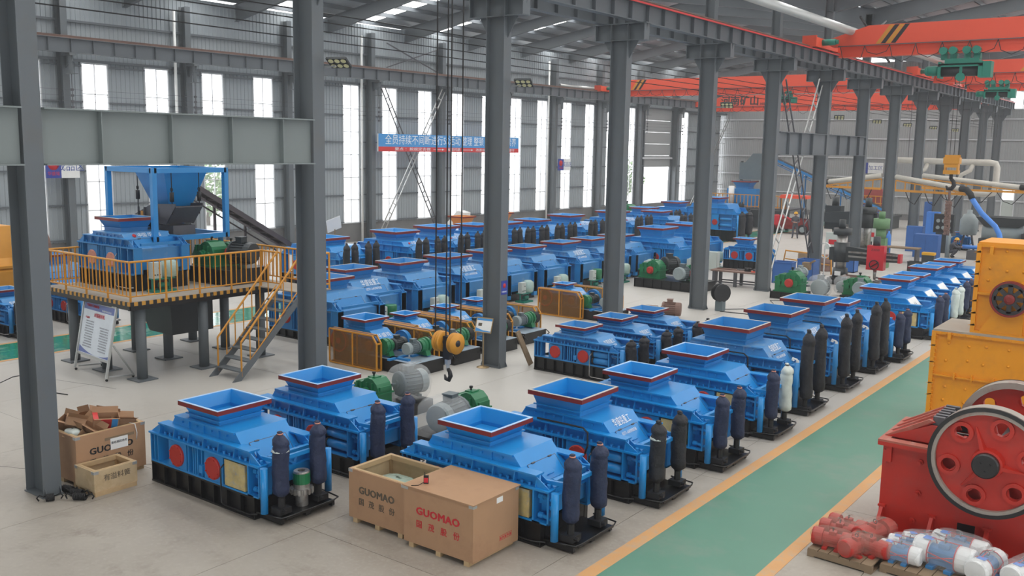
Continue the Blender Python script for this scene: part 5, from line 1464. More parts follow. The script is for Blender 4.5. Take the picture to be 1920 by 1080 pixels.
part('chamber_lining', MB().box(.8,1.55,.07,.12,1.42,1.72).box(.8,1.55,1.28,1.33,1.42,1.75).box(.8,1.6,.12,1.28,1.2,1.24).box(1.55,1.62,.07,1.33,1.4,1.75), BLACK, jc)
part('cheek', MB().prism([(.85,1.46),(1.7,1.42),(1.7,1.62),(.95,1.62)], 'y', .0, .06), REDM, jc)
for (x, z) in ((.55,1.2),(.55,.72),(.5,.28)):
    part('stud', MB().cyl((x,-.01,z),(x,-.05,z),.045,.045,10).cyl((x,-.05,z),(x,-.12,z),.028,.028,6), REDM, jc)
part('lifting_lug', MB().box(.06,.14,-.07,0,1.12,1.40).box(.03,.07,-.06,0,1.1,1.3), REDM, jc)
part('foot_flange', MB().box(-.05,3.4,-.42,0,.0,.06), REDM, jc)
for x in (.03,.75,1.5,2.2,2.9): part('gusset', MB().prism([(-.40,.06),(0,.06),(0,.42),(-.05,.42)], 'x', x, x+.05).box(x-.03,x+.08,-.07,.0,.40,.43), REDM, jc)
part('oil_window', MB().box(1.12,1.36,-.004,.02,.22,.40), BLACK, jc)
def flywheel(parent, c, r, w=.26, s=-1):
    x, y, z = c
    b = MB().lathe([(r-.1,0),(r,0),(r,w),(r-.1,w),(r-.1,w*.7),(r-.1,0)], (x,y,z), (0,s,0), 48, False)
    o = part('flywheel_rim', b, MATS['rim_dust'] if 'rim_dust' in MATS else mat('rim_dust', (.33,.29,.25), .6, dirt=(.24,.06,.045), dscale=2), parent)
    part('rim_face', MB().lathe([(r-.052,w),(r+.004,w),(r+.004,w*.86),(r+.003,w*.86),(r+.003,w+.006),(r-.052,w+.006)], (x,y,z), (0,s,0), 48, False), BLACK, o)
    # web with six round holes
    n = 6; hr = r*.125; hc = r*.66
    bm = bmesh.new(); 
    vs = []
    N = 8
    me_v = []; faces = []
    yy = y + s*w*.62
    def V(px, pz): me_v.append((x+px, yy, z+pz)); return len(me_v)-1
    for k in range(n):
        a0, a1 = 2*PI*(k-.5)/n+.25, 2*PI*(k+.5)/n+.25; am = 2*PI*k/n+.25
        q = []
        for i in range(N+1): 
            a = a0+(a1-a0)*i/N; q.append(((r-.1)*math.cos(a),(r-.1)*math.sin(a)))
        qi = [(r*.25*math.cos(a0+(a1-a0)*(N-i)/N), r*.25*math.sin(a0+(a1-a0)*(N-i)/N)) for i in range(N+1)]
        outer = q + qi
        cx, cz = hc*math.cos(am), hc*math.sin(am)
        M = len(outer)
        ou = [V(*p_) for p_ in outer]
        hh = []
        for p_ in outer:
            d = math.atan2(p_[1]-cz, p_[0]-cx); hh.append(V(cx+hr*math.cos(d), cz+hr*math.sin(d)))
        for i in range(M): faces.append((ou[i], ou[(i+1)%M], hh[(i+1)%M], hh[i]))
    bm.free()
    wb = MB().add(me_v, faces)
    web = part('web', wb, REDM, parent)
    sol = web.modifiers.new('thickness', 'SOLIDIFY'); sol.thickness = .05; sol.offset = 0
    for k in range(n):
        am = 2*PI*k/n+.25
        part('hole_ring', MB().lathe([(hr,.0),(hr+.055,.0),(hr+.055,.045),(hr,.045),(hr,-.06),(hr-.004,-.06),(hr-.004,.045)], (x+hc*math.cos(am), yy+s*.02, z+hc*math.sin(am)), (0,s,0), 20, False), REDM, web)
    for k in range(3):
        a = 2*PI*k/3 + 1.95
        part('spoke_rib', MB().prism([(r*.22,0),(r*.62,0),(r*.22,.12)], 'y', -.025, .025).mesh('spoke_rib', REDM) if False else spoke(r, a, s), REDM, web, (x, yy+s*.02, z))
    part('hub', MB().lathe([(r*.28,0),(r*.26,.16),(r*.2,.18),(r*.2,-.1),(.07,-.3),(0,-.3),(0,.18)], (x,yy,z), (0,s,0), 28, False), REDM, parent)
    h = part('hub_cap', MB().lathe([(r*.225,.16),(r*.225,.25),(r*.2,.27),(0,.27)], (x,yy,z), (0,s,0), 28, False), BLACK, parent)
    bb = MB()
    for k in range(3):
        a = 2*PI*k/3+.5; bb.cyl((x+.07*math.cos(a),yy+s*.27,z+.07*math.sin(a)),(x+.07*math.cos(a),yy+s*.285,z+.07*math.sin(a)),.014,.014,6)
    part('cap_bolt', bb, RUBBER, h)
def spoke(r, a, s):
    d = Vector((math.cos(a),0,math.sin(a))); q = Vector((-math.sin(a),0,math.cos(a)))
    y = Vector((0,s,0)); b = MB()
    p0, p1 = d*r*.24, d*r*.66
    vs = [p0-q*.045, p0+q*.045, p1+q*.012, p1-q*.012, p0-q*.03+y*.13, p0+q*.03+y*.13, p1+q*.008+y*.015, p1-q*.008+y*.015]
    return b.add(vs, [(3,2,1,0),(4,5,6,7),(0,1,5,4),(1,2,6,5),(2,3,7,6),(3,0,4,7)])
mat('rim_dust', (.33,.29,.25), .6, dirt=(.22,.08,.06), dscale=2)
flywheel(jc, (1.50, -.12, 1.48), .79)
flywheel(jc, (1.50, 1.52, 1.48), .79, .26, 1)
part('main_shaft', MB().cyl((1.5,-.3,1.48),(1.5,1.7,1.48),.09,.09,16), STEEL, jc)
part('bearing_house', MB().box(1.1,1.9,-.06,.2,1.3,1.7).box(1.1,1.9,1.2,1.46,1.3,1.7), REDM, jc)

# ================================================================== YELLOW IMPACT CRUSHER
yc = thing('impact_crusher', 'large yellow two-tier crusher housing with bolted plates and black wheel', 'crusher', (10.2, 13.67, 0))
def bolted(parent, x0, x1, y, z0, z1, rows, cols, split=None):
    part('side_plate', MB().box(x0,x1,y,y+.05,z0,z1), YELM, parent)
    b = MB()
    for r_ in rows:
        for c_ in cols: b.lathe([(.03,0),(.03,.014),(.017,.028),(0,.03)], (x0+(x1-x0)*c_+random.uniform(-.02,.02),y,z0+(z1-z0)*r_+random.uniform(-.03,.03)), (0,-1,0), 8)
    o = part('rivets', b, YELM, parent); o['kind'] = 'stuff'
bolted(yc, 0, 3.2, 0, .05, 2.12, (.14,.3,.45,.72,.88), (.08,.2,.3,.44,.57,.7,.85))
part('end_plate', MB().box(0,.05,.05,1.5,.05,2.12), YELM, yc)
part('end_plate', MB().box(3.15,3.2,.05,1.5,.05,2.12), YELM, yc)
part('rear_plate', MB().box(0,3.2,1.5,1.55,.05,2.12), YELM, yc)
part('lower_roof', MB().box(-.04,3.24,-.06,1.6,2.12,2.16), DECKB, yc)
b = MB().box(-.06,.02,-.07,.0,.05,2.12).box(.02,3.2,-.06,0,2.06,2.12).box(.02,3.2,-.06,0,1.18,1.21)
part('corner_angle', b, YELM, yc)
fr_ = MB()
for k in range(22): fr_.box(-.02,.06,-.075,-.06,.12+k*.09,.135+k*.09)
for k in range(26): fr_.cyl((.1+k*.12,-.06,2.09),(.1+k*.12,-.085,2.09),.015,.015,6)
o = part('flange_bolts', fr_, YELM, yc); o['kind'] = 'stuff'
for z in (.35,.75,1.0,1.45,1.8): part('corner_rib', MB().prism([(-.1,z),(.04,z),(.04,z+.05)], 'y', -.07,-.05), YELM, yc)
part('lifting_lug', MB().box(.26,.32,-.13,-.06,1.98,2.12), YELM, yc)
for x in (.42,.75,1.15): part('seam_lug', MB().box(x,x+.03,-.1,0,1.15,1.28), YELM, yc)
ux = .68
part('base_skid', MB().box(-.05,3.25,-.05,1.6,0,.05), YELM, yc)
b0_ = bolted(yc, ux, 3.2, .12, 2.16, 3.98, (.60,.72,.93), (.08,.2,.32,.44,.6,.8))
part('upper_end_plate', MB().box(ux,ux+.05,.17,1.3,2.16,3.98), YELM, yc)
part('upper_rear_plate', MB().box(ux,3.2,1.3,1.35,2.16,3.98), YELM, yc)
part('upper_roof', MB().box(ux-.03,3.2,.08,1.38,3.98,4.02), YELM, yc)
part('upper_angle', MB().box(ux-.05,ux+.03,.05,.12,2.16,3.98).box(ux,3.2,.06,.12,3.92,3.98).box(ux,3.2,.04,.12,2.16,2.20).box(ux,ux+.32,.06,.12,2.95,3.0), YELM, yc)
part('support_plate', MB().prism([(ux+.12,2.2),(ux+.9,2.2),(ux+.9,2.62),(ux+.36,2.62)], 'y', .06, .12), YELM, yc)
for z in (2.3,2.55,2.8,3.1,3.35,3.6,3.8): part('corner_rib', MB().prism([(ux-.1,z),(ux+.04,z),(ux+.04,z+.05)], 'y', .05,.07), YELM, yc)
part('lifting_lug', MB().box(ux+.2,ux+.26,-.0,.06,3.78,3.94), YELM, yc)
wz, wx = 2.93, 1.33
o = part('drive_wheel', MB().lathe([(.32,0),(.36,0),(.36,.14),(.32,.14)], (wx,.0,wz), (0,-1,0), 36, False), RIMR, yc)
b = MB().lathe([(0,.05),(.1,.05),(.1,.1),(.14,.1),(.14,.05)], (wx,0,wz), (0,-1,0), 20, False)
for k in range(8):
    a = 2*PI*k/8; d = Vector((math.cos(a),0,math.sin(a)))
    b.bar(Vector((wx,-.08,wz))+d*.11, Vector((wx,-.08,wz))+d*.285, .085, .06, (0,1,0))
    a2 = a+PI/8
b.lathe([(.25,.04),(.325,.04),(.325,.11),(.25,.11)], (wx,0,wz), (0,-1,0), 30, False)
part('wheel_spokes', b, BLACK, o)
part('wheel_hub', MB().lathe([(.1,.08),(.1,.15),(.05,.17),(0,.17)], (wx,0,wz), (0,-1,0), 16, False), RIMR, o)
part('wheel_shaft', MB().cyl((wx,.0,wz),(wx,.2,wz),.06,.06,12), STEEL, yc)

# ================================================================== PALLETS OF VIBRATION MOTORS
def pallet(label, x, y, rz, w=.95, d=.75):
    t = thing('pallet', label, 'pallet', (x, y, 0), rz, 'timber pallets')
    for k in range(6):
        x0 = -w/2+.0+w*k/6
        part('board', MB().box(x0+.006,x0+w/6-.006,-d/2,d/2,.1,.12), WOODD, t)
    for yy in (-d/2,-.04,d/2-.08): part('bearer', MB().box(-w/2,w/2,yy,yy+.08,.02,.1), WOODD, t)
    part('runner', MB().box(-w/2,-w/2+.1,-d/2,d/2,0,.02), WOODD, t); part('runner', MB().box(w/2-.1,w/2,-d/2,d/2,0,.02), WOODD, t)
    return t
pallet('weathered pallet under the red vibration motors', 10.93, 6.22, -.06, .92, 1.0)
pallet('weathered pallet under the front blue and white vibration motors', 11.95, 6.42, -.06, 1.0, 1.15)
pallet('weathered pallet at the right edge under vibration motors', 13.0, 6.55, -.06, .95, 1.0)
def vibro(label, x, y, z, rz, s, body, cap, filmm, grp, tied=False, seed=0):
    t = thing('vibration_motor', label, 'motor', (x, y, z), rz, grp); t.scale = (s, s, s)
    part('motor_body', MB().lathe([(0,-.14),(.085,-.14),(.085,.14),(0,.14)], (0,0,.13), 'x', 16, False), body, t)
    for k in (-1,1):
        part('end_cover', MB().lathe([(0,.0),(.125,.0),(.128,.02),(.128,.13),(.115,.15),(0,.152)], (k*.13,0,.135), (k,0,0), 18, False), cap, t)
    part('foot', MB().box(-.12,-.05,-.15,.15,0,.03).box(.05,.12,-.15,.15,0,.03).box(-.12,.12,-.06,.06,.03,.1), body, t)
    part('terminal_box', MB().box(-.05,.05,-.05,.05,.2,.25), body, t)
    part('eye_ring', MB().tube([(.0,.025*math.cos(k*PI/4),.275+.025*math.sin(k*PI/4)) for k in range(9)], .006, 5), MESHGRY, t)
    if tied:
        part('red_tie', MB().tube([(-.12,-.13,.16),(.12,-.135,.12)], .006, 4).tube([(.12,-.13,.17),(-.12,-.135,.1)], .006, 4).tube([(-.12,.0,.265),(.12,.03,.26)], .006, 4), LETR, t)
        for k in (-1,1): part('red_ring', MB().tube([(k*.128,.131*math.cos(j*PI/8),.135+.131*math.sin(j*PI/8)) for j in range(17)], .006, 4), LETR, t)
        part('blue_label', MB().box(-.2,-.11,-.06,.03,.262,.266), HOSEB, t)
    film(t, (0,0,.145), (.31,.155,.15), filmm, ((seed*37%7-3)/8, (seed*53%5-2)/8, .28), seed)
    return t
RB = [(10.72,5.98,.1,'red film-wrapped motor at the near left corner of its pallet'), (11.05,5.98,1.25,'red film-wrapped motor second along the front of its pallet'), (11.22,6.1,-.25,'red film-wrapped motor with a silver nameplate at the pallet corner'),
      (10.70,6.35,.0,'red film-wrapped motor in the middle left of its pallet'), (10.74,6.62,-.1,'red film-wrapped motor at the far left of its pallet'), (11.15,6.5,1.2,'larger red film-wrapped motor standing crosswise at the back of its pallet')]
for i, (x, yy, rz, lb) in enumerate(RB):
    o = vibro(lb, x, yy, .12, rz, 1.0 if i < 5 else 1.25, REDD, REDD, FILMD, 'red vibration motors', False, 40+i)
WBs = [(11.62,6.12,-.05,.85,'blue and white motor at the near left of the second pallet'), (11.66,6.42,.1,.85,'blue and white motor behind the near left one'), (11.78,6.72,.5,.85,'blue and white motor at the back left by the red crusher'), (12.15,6.3,-.15,1.2,'large blue and white motor on a blue foot, front middle'),
       (12.25,6.75,-.1,1.1,'large blue and white motor behind the front middle one'), (12.66,6.35,1.35,1.05,'blue and white motor seen end-on, red centre mark'), (13.1,6.45,1.25,1.05,'blue and white motor at the right edge of the picture')]
for i, (x, yy, rz, s, lb) in enumerate(WBs):
    vibro(lb, x, yy, .12, rz, s*1.17, mat('bright_blue_motor', (.05,.22,.48), .45), WHITE, FILM, 'blue and white vibration motors', True, 60+i)

# ================================================================== SIGNS
bn = thing('slogan_banner', 'long blue and red slogan banner with white Chinese lettering on the windowed wall', 'banner', wl(1.0, 33.25-13.5, 5.37), TH)
BLn = 13.3
part('blue_field', MB().box(-.01,.01,0,BLn,.28,1.04), BANB, bn)
part('red_field', MB().box(-.01,.01,0,BLn,0,.28), BANR, bn)
part('frame', MB().box(-.03,-.01,0,BLn,0,.04).box(-.03,-.01,0,BLn,1.0,1.04).box(-.03,.02,-.06,0,0,1.04), GALV, bn)
for s_, y_, wdt in (('全员持续不间断进行5S活动：', 4.0, 6.9), ('整理 整顿 清扫 清洁 素养', 10.2, 5.6)):
    text('lettering', s_, .62, LETW, bn, (.014, y_, .66), RIGHT, .002, wdt)
for s_, y_, wdt in (('要点 ：按规定去做', 2.9, 3.1), ('发现问题', 6.6, 1.25), ('改善规定', 9.4, 1.25), ('全员遵守', 12.2, 1.25)):
    text('lettering', s_, .2, LETW, bn, (.014, y_, .14), RIGHT, .002, wdt)
for y_ in (5.2, 8.0, 10.8):
    part('arrow_mark', MB().box(.01,.014,y_-.5,y_+.3,.125,.155).prism([(y_+.3,.08),(y_+.5,.14),(y_+.3,.2)], 'x', .01, .014), LETW, bn)
def area_sign(label, loc, rz, words, w=1.5, h=.58):
    t = thing('area_sign', label, 'sign', loc, rz)
    part('blue_half', MB().box(0,.02,0,w*.45,0,h), SIGNB, t)
    part('white_half', MB().box(0,.02,w*.45,w,0,h), WHITE, t)
    part('red_emblem', MB().lathe([(.15*h/.58,0),(.15*h/.58,.005),(0,.005)], (.02,w*.225,h*.62), 'x', 14), LETR, t)
    text('lettering', '华盛铭', .11*h/.58, LETR, t, (.024, w*.225, h*.2), RIGHT, .001)
    text('lettering', words, .26*h/.58, mat('blue_lettering', (.03,.06,.28), .5), t, (.024, w*.725, h*.5), RIGHT, .001)
    return t
area_sign('blue and white area sign reading 成品区 behind the raised platform', wl(.75, 13.82-13.5, 4.05), TH, '成品区', 1.5, .95)
area_sign('blue and white area sign on the wall column between banner and sectional door', wl(.75, 51.6-13.5, 4.1), TH, '成品区', 1.6, .85)
area_sign('blue and white area sign low on the far wall', (-12.0, 79.965, 4.0), -PI/2, '加工区', 2.4, .95)
cs = thing('column_sign', 'small blue sign with red emblem on the third central column', 'sign', (COLX+.287, COLY[2]+.02, 1.95))
part('plate', MB().box(0,.006,-.13,.13,0,.36), SIGNB, cs)
part('red_emblem', MB().lathe([(.06,0),(.06,.003),(0,.003)], (.006,0,.23), 'x', 14), LETR, cs)
text('lettering', '华盛铭重工', .045, LETW, cs, (.009, 0, .07), RIGHT, .001)
ns = thing('notice_stand', 'small framed notice on a brass-coloured stand before the third central column', 'stand', (-.42, 11.86, 0), .15)
BRASS = mat('dull_brass', (.42,.30,.16), .4, metal=.5)
part('foot', MB().lathe([(0,0),(.17,0),(.17,.012),(.05,.035),(0,.035)], (0,0,0), 'z', 20), BRASS, ns)
part('pole', MB().cyl((0,0,.03),(0,0,.98),.018,.018,8), BRASS, ns)
part('panel', MB().box(-.23,.23,-.012,0,0,.36), PAPER, ns, (0,-.03,.95), (-.35,.0,0))
b = MB().box(-.25,.25,-.02,.005,-.025,0).box(-.25,.25,-.02,.005,.36,.385).box(-.25,-.23,-.02,.005,0,.36).box(.23,.25,-.02,.005,0,.36)
fr2 = part('frame', b, BRASS, ns, (0,-.03,.95), (-.35,0,0))
part('blue_print', MB().box(-.225,.225,-.014,-.012,.3,.355).prism([(-.225,.005),(.225,.005),(.225,.03),(0,.04),(-.225,.1)],'y',-.014,-.012), BANB, fr2)
part('picture', MB().box(-.17,-.06,-.014,-.012,.15,.23), LETB, fr2)
tag(part('plank', MB().bar((.12,12.62,.92),(.42,12.85,.03),.16,.05,(1,0,0)), WOODD), 'dark plank leaning on the third central column', 'plank')

# ================================================================== MACHINE SHOP AT THE FAR RIGHT
def radial_drill(label, loc, rz, head, s=1.0, up=1.35, words=False):
    t = thing('radial_drill', label, 'drill', loc, rz); t.scale = (s,s,s)
    part('base', MB().box(-.5,2.3,-.5,.5,0,.18).box(-.45,.45,-.45,.45,.18,.3), DARK, t)
    part('column', MB().cyl((0,0,.3),(0,0,2.6),.24,.24,18), STEEL, t)
    part('collar', MB().cyl((0,0,.3),(0,0,.75),.36,.32,18).cyl((0,0,up-.35),(0,0,up+.55),.36,.36,18).cyl((0,0,2.3),(0,0,2.6),.42,.42,18), MOTD, t)
    part('nameplate', MB().box(-.14,.14,-.375,-.36,.42,.62), WHITE, t)
    part('arm', MB().prism([(-.5,up-.3),(2.6,up-.18),(2.6,up+.18),(.4,up+.38),(-.5,up+.3)], 'y', -.22, .1), MOTD, t)
    part('guide_way', MB().box(.4,2.6,-.26,-.22,up-.1,up-.02).box(.4,2.6,-.26,-.22,up+.1,up+.18), STEEL, t)
    part('end_cap', MB().box(2.6,2.72,-.24,.12,up-.2,up+.2), MTRED if words else MOTD, t)
    h = part('drill_head', MB().box(1.35,2.1,-.62,-.22,up-.55,up+.55), head, t)
    part('feed_wheel', MB().tube([(1.72+.2*math.cos(k*PI/8),-.7,up-.3+.2*math.sin(k*PI/8)) for k in range(17)],.025,6).bar((1.55,-.66,up-.42),(1.9,-.66,up-.18),.04,.04), DARK, h)
    part('spindle', MB().cyl((1.7,-.42,up-.55),(1.7,-.42,up-1.0),.09,.05,12), STEEL, h)
    part('top_motor', MB().cyl((1.7,-.42,up+.55),(1.7,-.42,up+.95),.16,.16,14), MOTD, h)
    if words: text('lettering', 'Z3050', .14, LETK, h, (1.72,-.625,up+.36), FRONT, .001)
    part('lift_motor', MB().cyl((0,-.1,2.6),(0,-.1,3.0),.15,.15,12), MOTD, t)
    return t
radial_drill('radial drill with bright red head and dark arm, nearer the lane', (1.45, 34.9, 0), -.02, MTRED, .95, 1.4, True)
radial_drill('dark radial drill farther back between the seventh and eighth columns', (-.1, 43.6, 0), PI-.1, MOTD, 1.15, 2.0)
pd = thing('pillar_drill', 'green pillar drill beside the red drill head', 'drill', (1.0, 42.3, 0))
part('base', MB().box(-.4,.4,-.5,.5,0,.25), OLIVE, pd)
part('pillar', MB().box(-.28,.28,-.1,.4,.25,1.5).cyl((0,.1,1.5),(0,.1,2.0),.25,.25,16), OLIVE, pd)
part('sleeve', MB().cyl((0,.1,1.55),(0,.1,1.95),.2,.2,16), DARK, pd)
part('head', MB().cyl((0,.1,2.0),(0,.1,2.5),.4,.4,18).cyl((0,.1,2.5),(0,.1,2.85),.16,.16,12), OLIVE, pd)
part('table', MB().box(-.35,.35,-.6,-.1,.8,.9), DARK, pd)
def bin_(label, name, loc, w, d, h, m, cat, rz=0, rim=True):
    t = thing(name, label, cat, loc, rz); th = .03
    b = MB().box(-w/2,w/2,-d/2,-d/2+th,0,h).box(-w/2,w/2,d/2-th,d/2,0,h).box(-w/2,-w/2+th,-d/2,d/2,0,h).box(w/2-th,w/2,-d/2,d/2,0,h).box(-w/2,w/2,-d/2,d/2,.0,.04)
    part('shell', b, m, t)
    part('rim', MB().box(-w/2-.02,w/2+.02,-d/2-.02,-d/2,h-.04,h).box(-w/2-.02,-w/2,-d/2,d/2,h-.04,h).box(w/2,w/2+.02,-d/2,d/2,h-.04,h), m, t)
    return t
BBX = mat('blue_tool_cabinet', (.035,.13,.40), .5, var=.15)
bin_('nearer open blue steel bin beside the sixth central column', 'steel_bin', (-.55, 33.4, 0), .85, .7, .95, BBX, 'bin', .1)
bin_('farther open blue steel bin beside the sixth central column', 'steel_bin', (-.1, 35.2, 0), .75, .7, .95, BBX, 'bin', -.1)
bin_('blue bin behind the red-headed radial drill', 'steel_bin', (.3, 39.5, 0), .9, .7, .8, BBX, 'bin')
bin_('small dark crate beside the pillar drill', 'crate', (2.9, 42.0, 0), .7, .5, .5, MOTD, 'crate')
bin_('rusty brown steel box before the radial drill base', 'steel_box', (2.65, 33.2, 0), 1.0, .6, .62, RUST, 'box')
wt = thing('work_table', 'low rusty work table with iron scraps by the sixth central column', 'table', (-1.6, 30.9, 0), .05)
part('tabletop', MB().box(-1.1,1.1,-.45,.45,.62,.68), RUST, wt)
for x in (-.95,.0,.95):
    for yy in (-.38,.38): part('leg', MB().box(x-.06,x+.06,yy-.06,yy+.06,0,.62), MESHGRY, wt)
part('lower_rail', MB().box(-1.0,1.0,-.4,-.34,.15,.2).box(-1.0,1.0,.34,.4,.15,.2), MESHGRY, wt)
SCR = ['rusty iron bar lying across the work table', 'short iron block on the work table', 'bent iron piece at the table end', 'orange-handled tool on the work table', 'dark iron plate on the work table']
for i, (x, yy, w, d, h, m) in enumerate(((-2.1,30.8,.9,.05,.05,RUST),(-1.2,30.9,.25,.2,.14,DARK),(-.8,31.05,.4,.12,.1,MESHGRY),(-.7,30.7,.5,.06,.05,CRANER),(-1.6,31.1,.35,.3,.03,DARK))):
    tag(part('iron_scrap', MB().bar((-w/2,0,h/2),(w/2,d*.3,h/2),d,h).bar((w*.2,-d,h*.6),(w*.3,d,h*.6),h*.5,h*.5), m, None, (x,yy,.68)), SCR[i], 'scrap', 'scraps on the work table')
ec = thing('control_cabinet', 'pale grey electrical cabinet on legs beside the fifth central column', 'cabinet', (-3.1, 31.3, 0), .0)
part('cabinet_box', MB().box(-.36,.36,-.14,.14,.55,1.35), LGREY, ec)
part('cabinet_door', MB().box(-.34,.34,-.16,-.14,.58,1.32), LGREY, ec)
for x in (-.3,.3): part('leg', MB().box(x-.02,x+.02,-.1,.1,0,.55), MESHGRY, ec)
for i, (x, yy, lb) in enumerate(((-.9, 40.9, 'pale grey switch cabinet with red label near the seventh central column'), (-.8, 47.0, 'pale grey switch cabinet with red label near the eighth central column'), (.9, 63.5, 'pale grey switch cabinet with red label on a far column'))):
    t = thing('switch_cabinet', lb, 'cabinet', (x, yy, 0), 0, 'switch cabinets on the columns')
    part('cabinet_box', MB().box(-.35,.35,-.1,.1,.9,1.75), LGREY, t)
    part('warning_label', MB().box(-.2,.2,-.104,-.1,1.15,1.4), LETR, t)
    part('pedestal', MB().box(-.08,.08,-.06,.06,0,.9), MESHGRY, t)
gd2 = thing('bent_rail', 'bent yellow guard rail lying over oil drums beyond the sixth column', 'rail', (-.7, 37.6, 0))
part('rail_tube', MB().tube([(-1.5,0,.3),(-1.4,0,1.0),(-.2,0,.95),(.5,.1,.85),(.8,.1,.7),(.85,.1,.0)],.04,8).tube([(-1.4,0,.6),(.75,.1,.45)],.03,8), YEL, gd2)
for i, (x, yy, r, h, m, lb) in enumerate(((-1.5,38.6,.32,.85,WOODD,'rusty beige oil drum behind the bent yellow rail'),(-.6,39.0,.3,.8,RUST,'brown oil drum behind the bent yellow rail'),(-1.0,34.2,.2,.5,WOOD,'beige jerrycan between the blue bins'))):
    tag(part('drum', MB().lathe([(0,0),(r,0),(r*1.04,.03),(r,.06),(r,h*.5),(r*1.04,h*.52),(r,h*.55),(r,h-.04),(r*.9,h),(0,h)],(0,0,0),'z',16), m, None, (x,yy,0)), lb, 'drum')
tag(part('cable_coil', MB().tube([(.28*math.cos(k*.5),.05*math.sin(k*.9)+.002*k,1.25+.36*math.sin(k*.5)) for k in range(60)],.022,5).bar((0,0.06,.0),(0,.06,1.5),.05,.05), PAPER, None, (.14,36.55,0)), 'white coiled hose hanging by the seventh central column', 'hose')
ps = thing('pedestal_stand', 'small rag-wrapped pedestal in front of the blue bins', 'stand', (.6, 33.0, 0))
part('pole', MB().cyl((0,0,0),(0,0,.9),.035,.035,8).cyl((0,0,0),(0,0,.04),.2,.2,12), DARK, ps)
part('rag_bundle', MB().box(-.16,.16,-.14,.14,.72,1.05).bar((.05,0,.95),(.35,0,1.15),.1,.08), WOODD, ps)
bt_ = thing('work_bench', 'cluttered dark work bench right of the pillar drill', 'bench', (1.2, 45.8, 0))
part('bench_top', MB().box(-.9,.9,-.4,.4,.75,.82), WOODD, bt_)
for x in (-.8,.8): part('leg', MB().box(x-.05,x+.05,-.35,.35,0,.75), MESHGRY, bt_)
for i, (x, yy, w, d, h, m, lb) in enumerate(((.2,52.5,.9,.6,1.5,BBX,'dark blue tool cabinet beyond the pillar drill'),(1.6,49.5,1.3,.8,1.3,BBX,'wide dark blue cabinet beside the gas cylinders'),(.3,56.2,.7,.6,2.2,HOSEB,'tall bright blue locker beside the hanging chain'),(-.9,61,.9,.7,2.6,BBX,'tall blue locker far back between columns'))):
    t = thing('tool_cabinet', lb, 'cabinet', (x,yy,0))
    part('cabinet_body', MB().box(-w/2,w/2,-d/2,d/2,0,h), m, t)
    part('cabinet_door', MB().box(-w/2+.03,-.01,-d/2-.015,-d/2,.06,h-.05).box(.01,w/2-.03,-d/2-.015,-d/2,.06,h-.05), m, t)
for i, (x, yy, lb) in enumerate(((2.55,50.2,'grey gas cylinder leaning by the blue cabinet'),(-.0,47.6,'short blue gas cylinder at the eighth column'))):
    tag(part('gas_cylinder', MB().lathe([(0,0),(.13,0),(.13,1.2),(.1,1.32),(.05,1.38),(.05,1.48),(0,1.48)],(0,0,0),'z',14), MOTL if i == 0 else HOSEB, None, (x,yy,0)), lb, 'cylinder')
ws = thing('dial_console', 'open black control panel with dials beyond the eighth column', 'cabinet', (1.7, 52.8, 0))
part('console_box', MB().box(-.55,.55,-.2,.2,1.2,2.3).box(-.4,.4,-.15,.15,0,1.2), MOTD, ws)
part('console_face', MB().box(-.5,.5,-.215,-.2,1.25,2.25), DARK, ws)
for k in range(6): part('dial', MB().cyl((-.3+.3*(k%3),-.23,1.5+.4*(k//3)),(-.3+.3*(k%3),-.215,1.5+.4*(k//3)),.11,.11,12), MOTL, ws)
dm = thing('upright_motor', 'large grey upright motor on dark legs beyond the control panel', 'motor', (2.6, 55.0, 0))
part('motor_body', MB().lathe([(0,1.0),(.45,1.0),(.5,1.2),(.5,1.9),(.3,2.2),(.15,2.3),(.15,2.5),(0,2.5)],(0,0,0),'z',18), MOTL, dm)
part('frame_leg', MB().bar((-.4,0,0),(-.2,0,1.0),.1,.1).bar((.4,0,0),(.2,0,1.0),.1,.1), MESHGRY, dm)
tb = thing('tool_box', 'yellow-topped tool box on the floor near the squatting worker', 'box', (2.7, 45.3, 0))
part('box_body', MB().box(-.3,.3,-.2,.2,0,.55), MOTD, tb); part('box_lid', MB().box(-.31,.31,-.21,.21,.55,.68), HELM, tb)
ft_ = thing('floor_jack', 'red floor jack lying by the tool box', 'jack', (3.1, 45.4, 0))
part('jack_body', MB().box(-.35,.3,-.12,.12,.03,.18).bar((.2,0,.15),(.6,.1,.3),.05,.05), MTRED, ft_)
sh = dup(sm, (2.1, 55.6, 0), None, 'small blue crusher box standing behind the squatting worker'); sh.scale = (.5,.6,.7)
dk_ = thing('steel_hopper', 'big grey and black steel hopper behind the yellow crusher', 'hopper', (4.6, 53.6, 0))
part('lower_body', MB().box(-1.0,1.2,-.8,.8,0,1.0), MOTD, dk_)
part('grey_drum', MB().cyl((-.9,0,1.3),(1.2,0,1.3),.6,.6,18), MOTL, dk_)
part('upper_tray', MB().loft([rr(-.8,1.0,-.6,.6,1.7), rr(-1.2,1.9,-1,1,2.25), rr(-1.15,1.85,-.95,.95,2.25), rr(-.75,.95,-.55,.55,1.72)], False), MOTD, dk_)
part('finned_end', MB().box(1.2,2.2,-.8,.8,.2,1.4), DARK, dk_)
tt = thing('tube_trestle', 'low dark trestle carrying a blue tube beside the squatting worker', 'trestle', (4.4, 50.2, 0))
part('trestle', MB().box(-.8,.9,-.3,.3,0,.5), MESHGRY, tt)
part('blue_tube', MB().cyl((-1.1,0,.68),(.9,0,.68),.11,.11,14), HOSEB, tt)
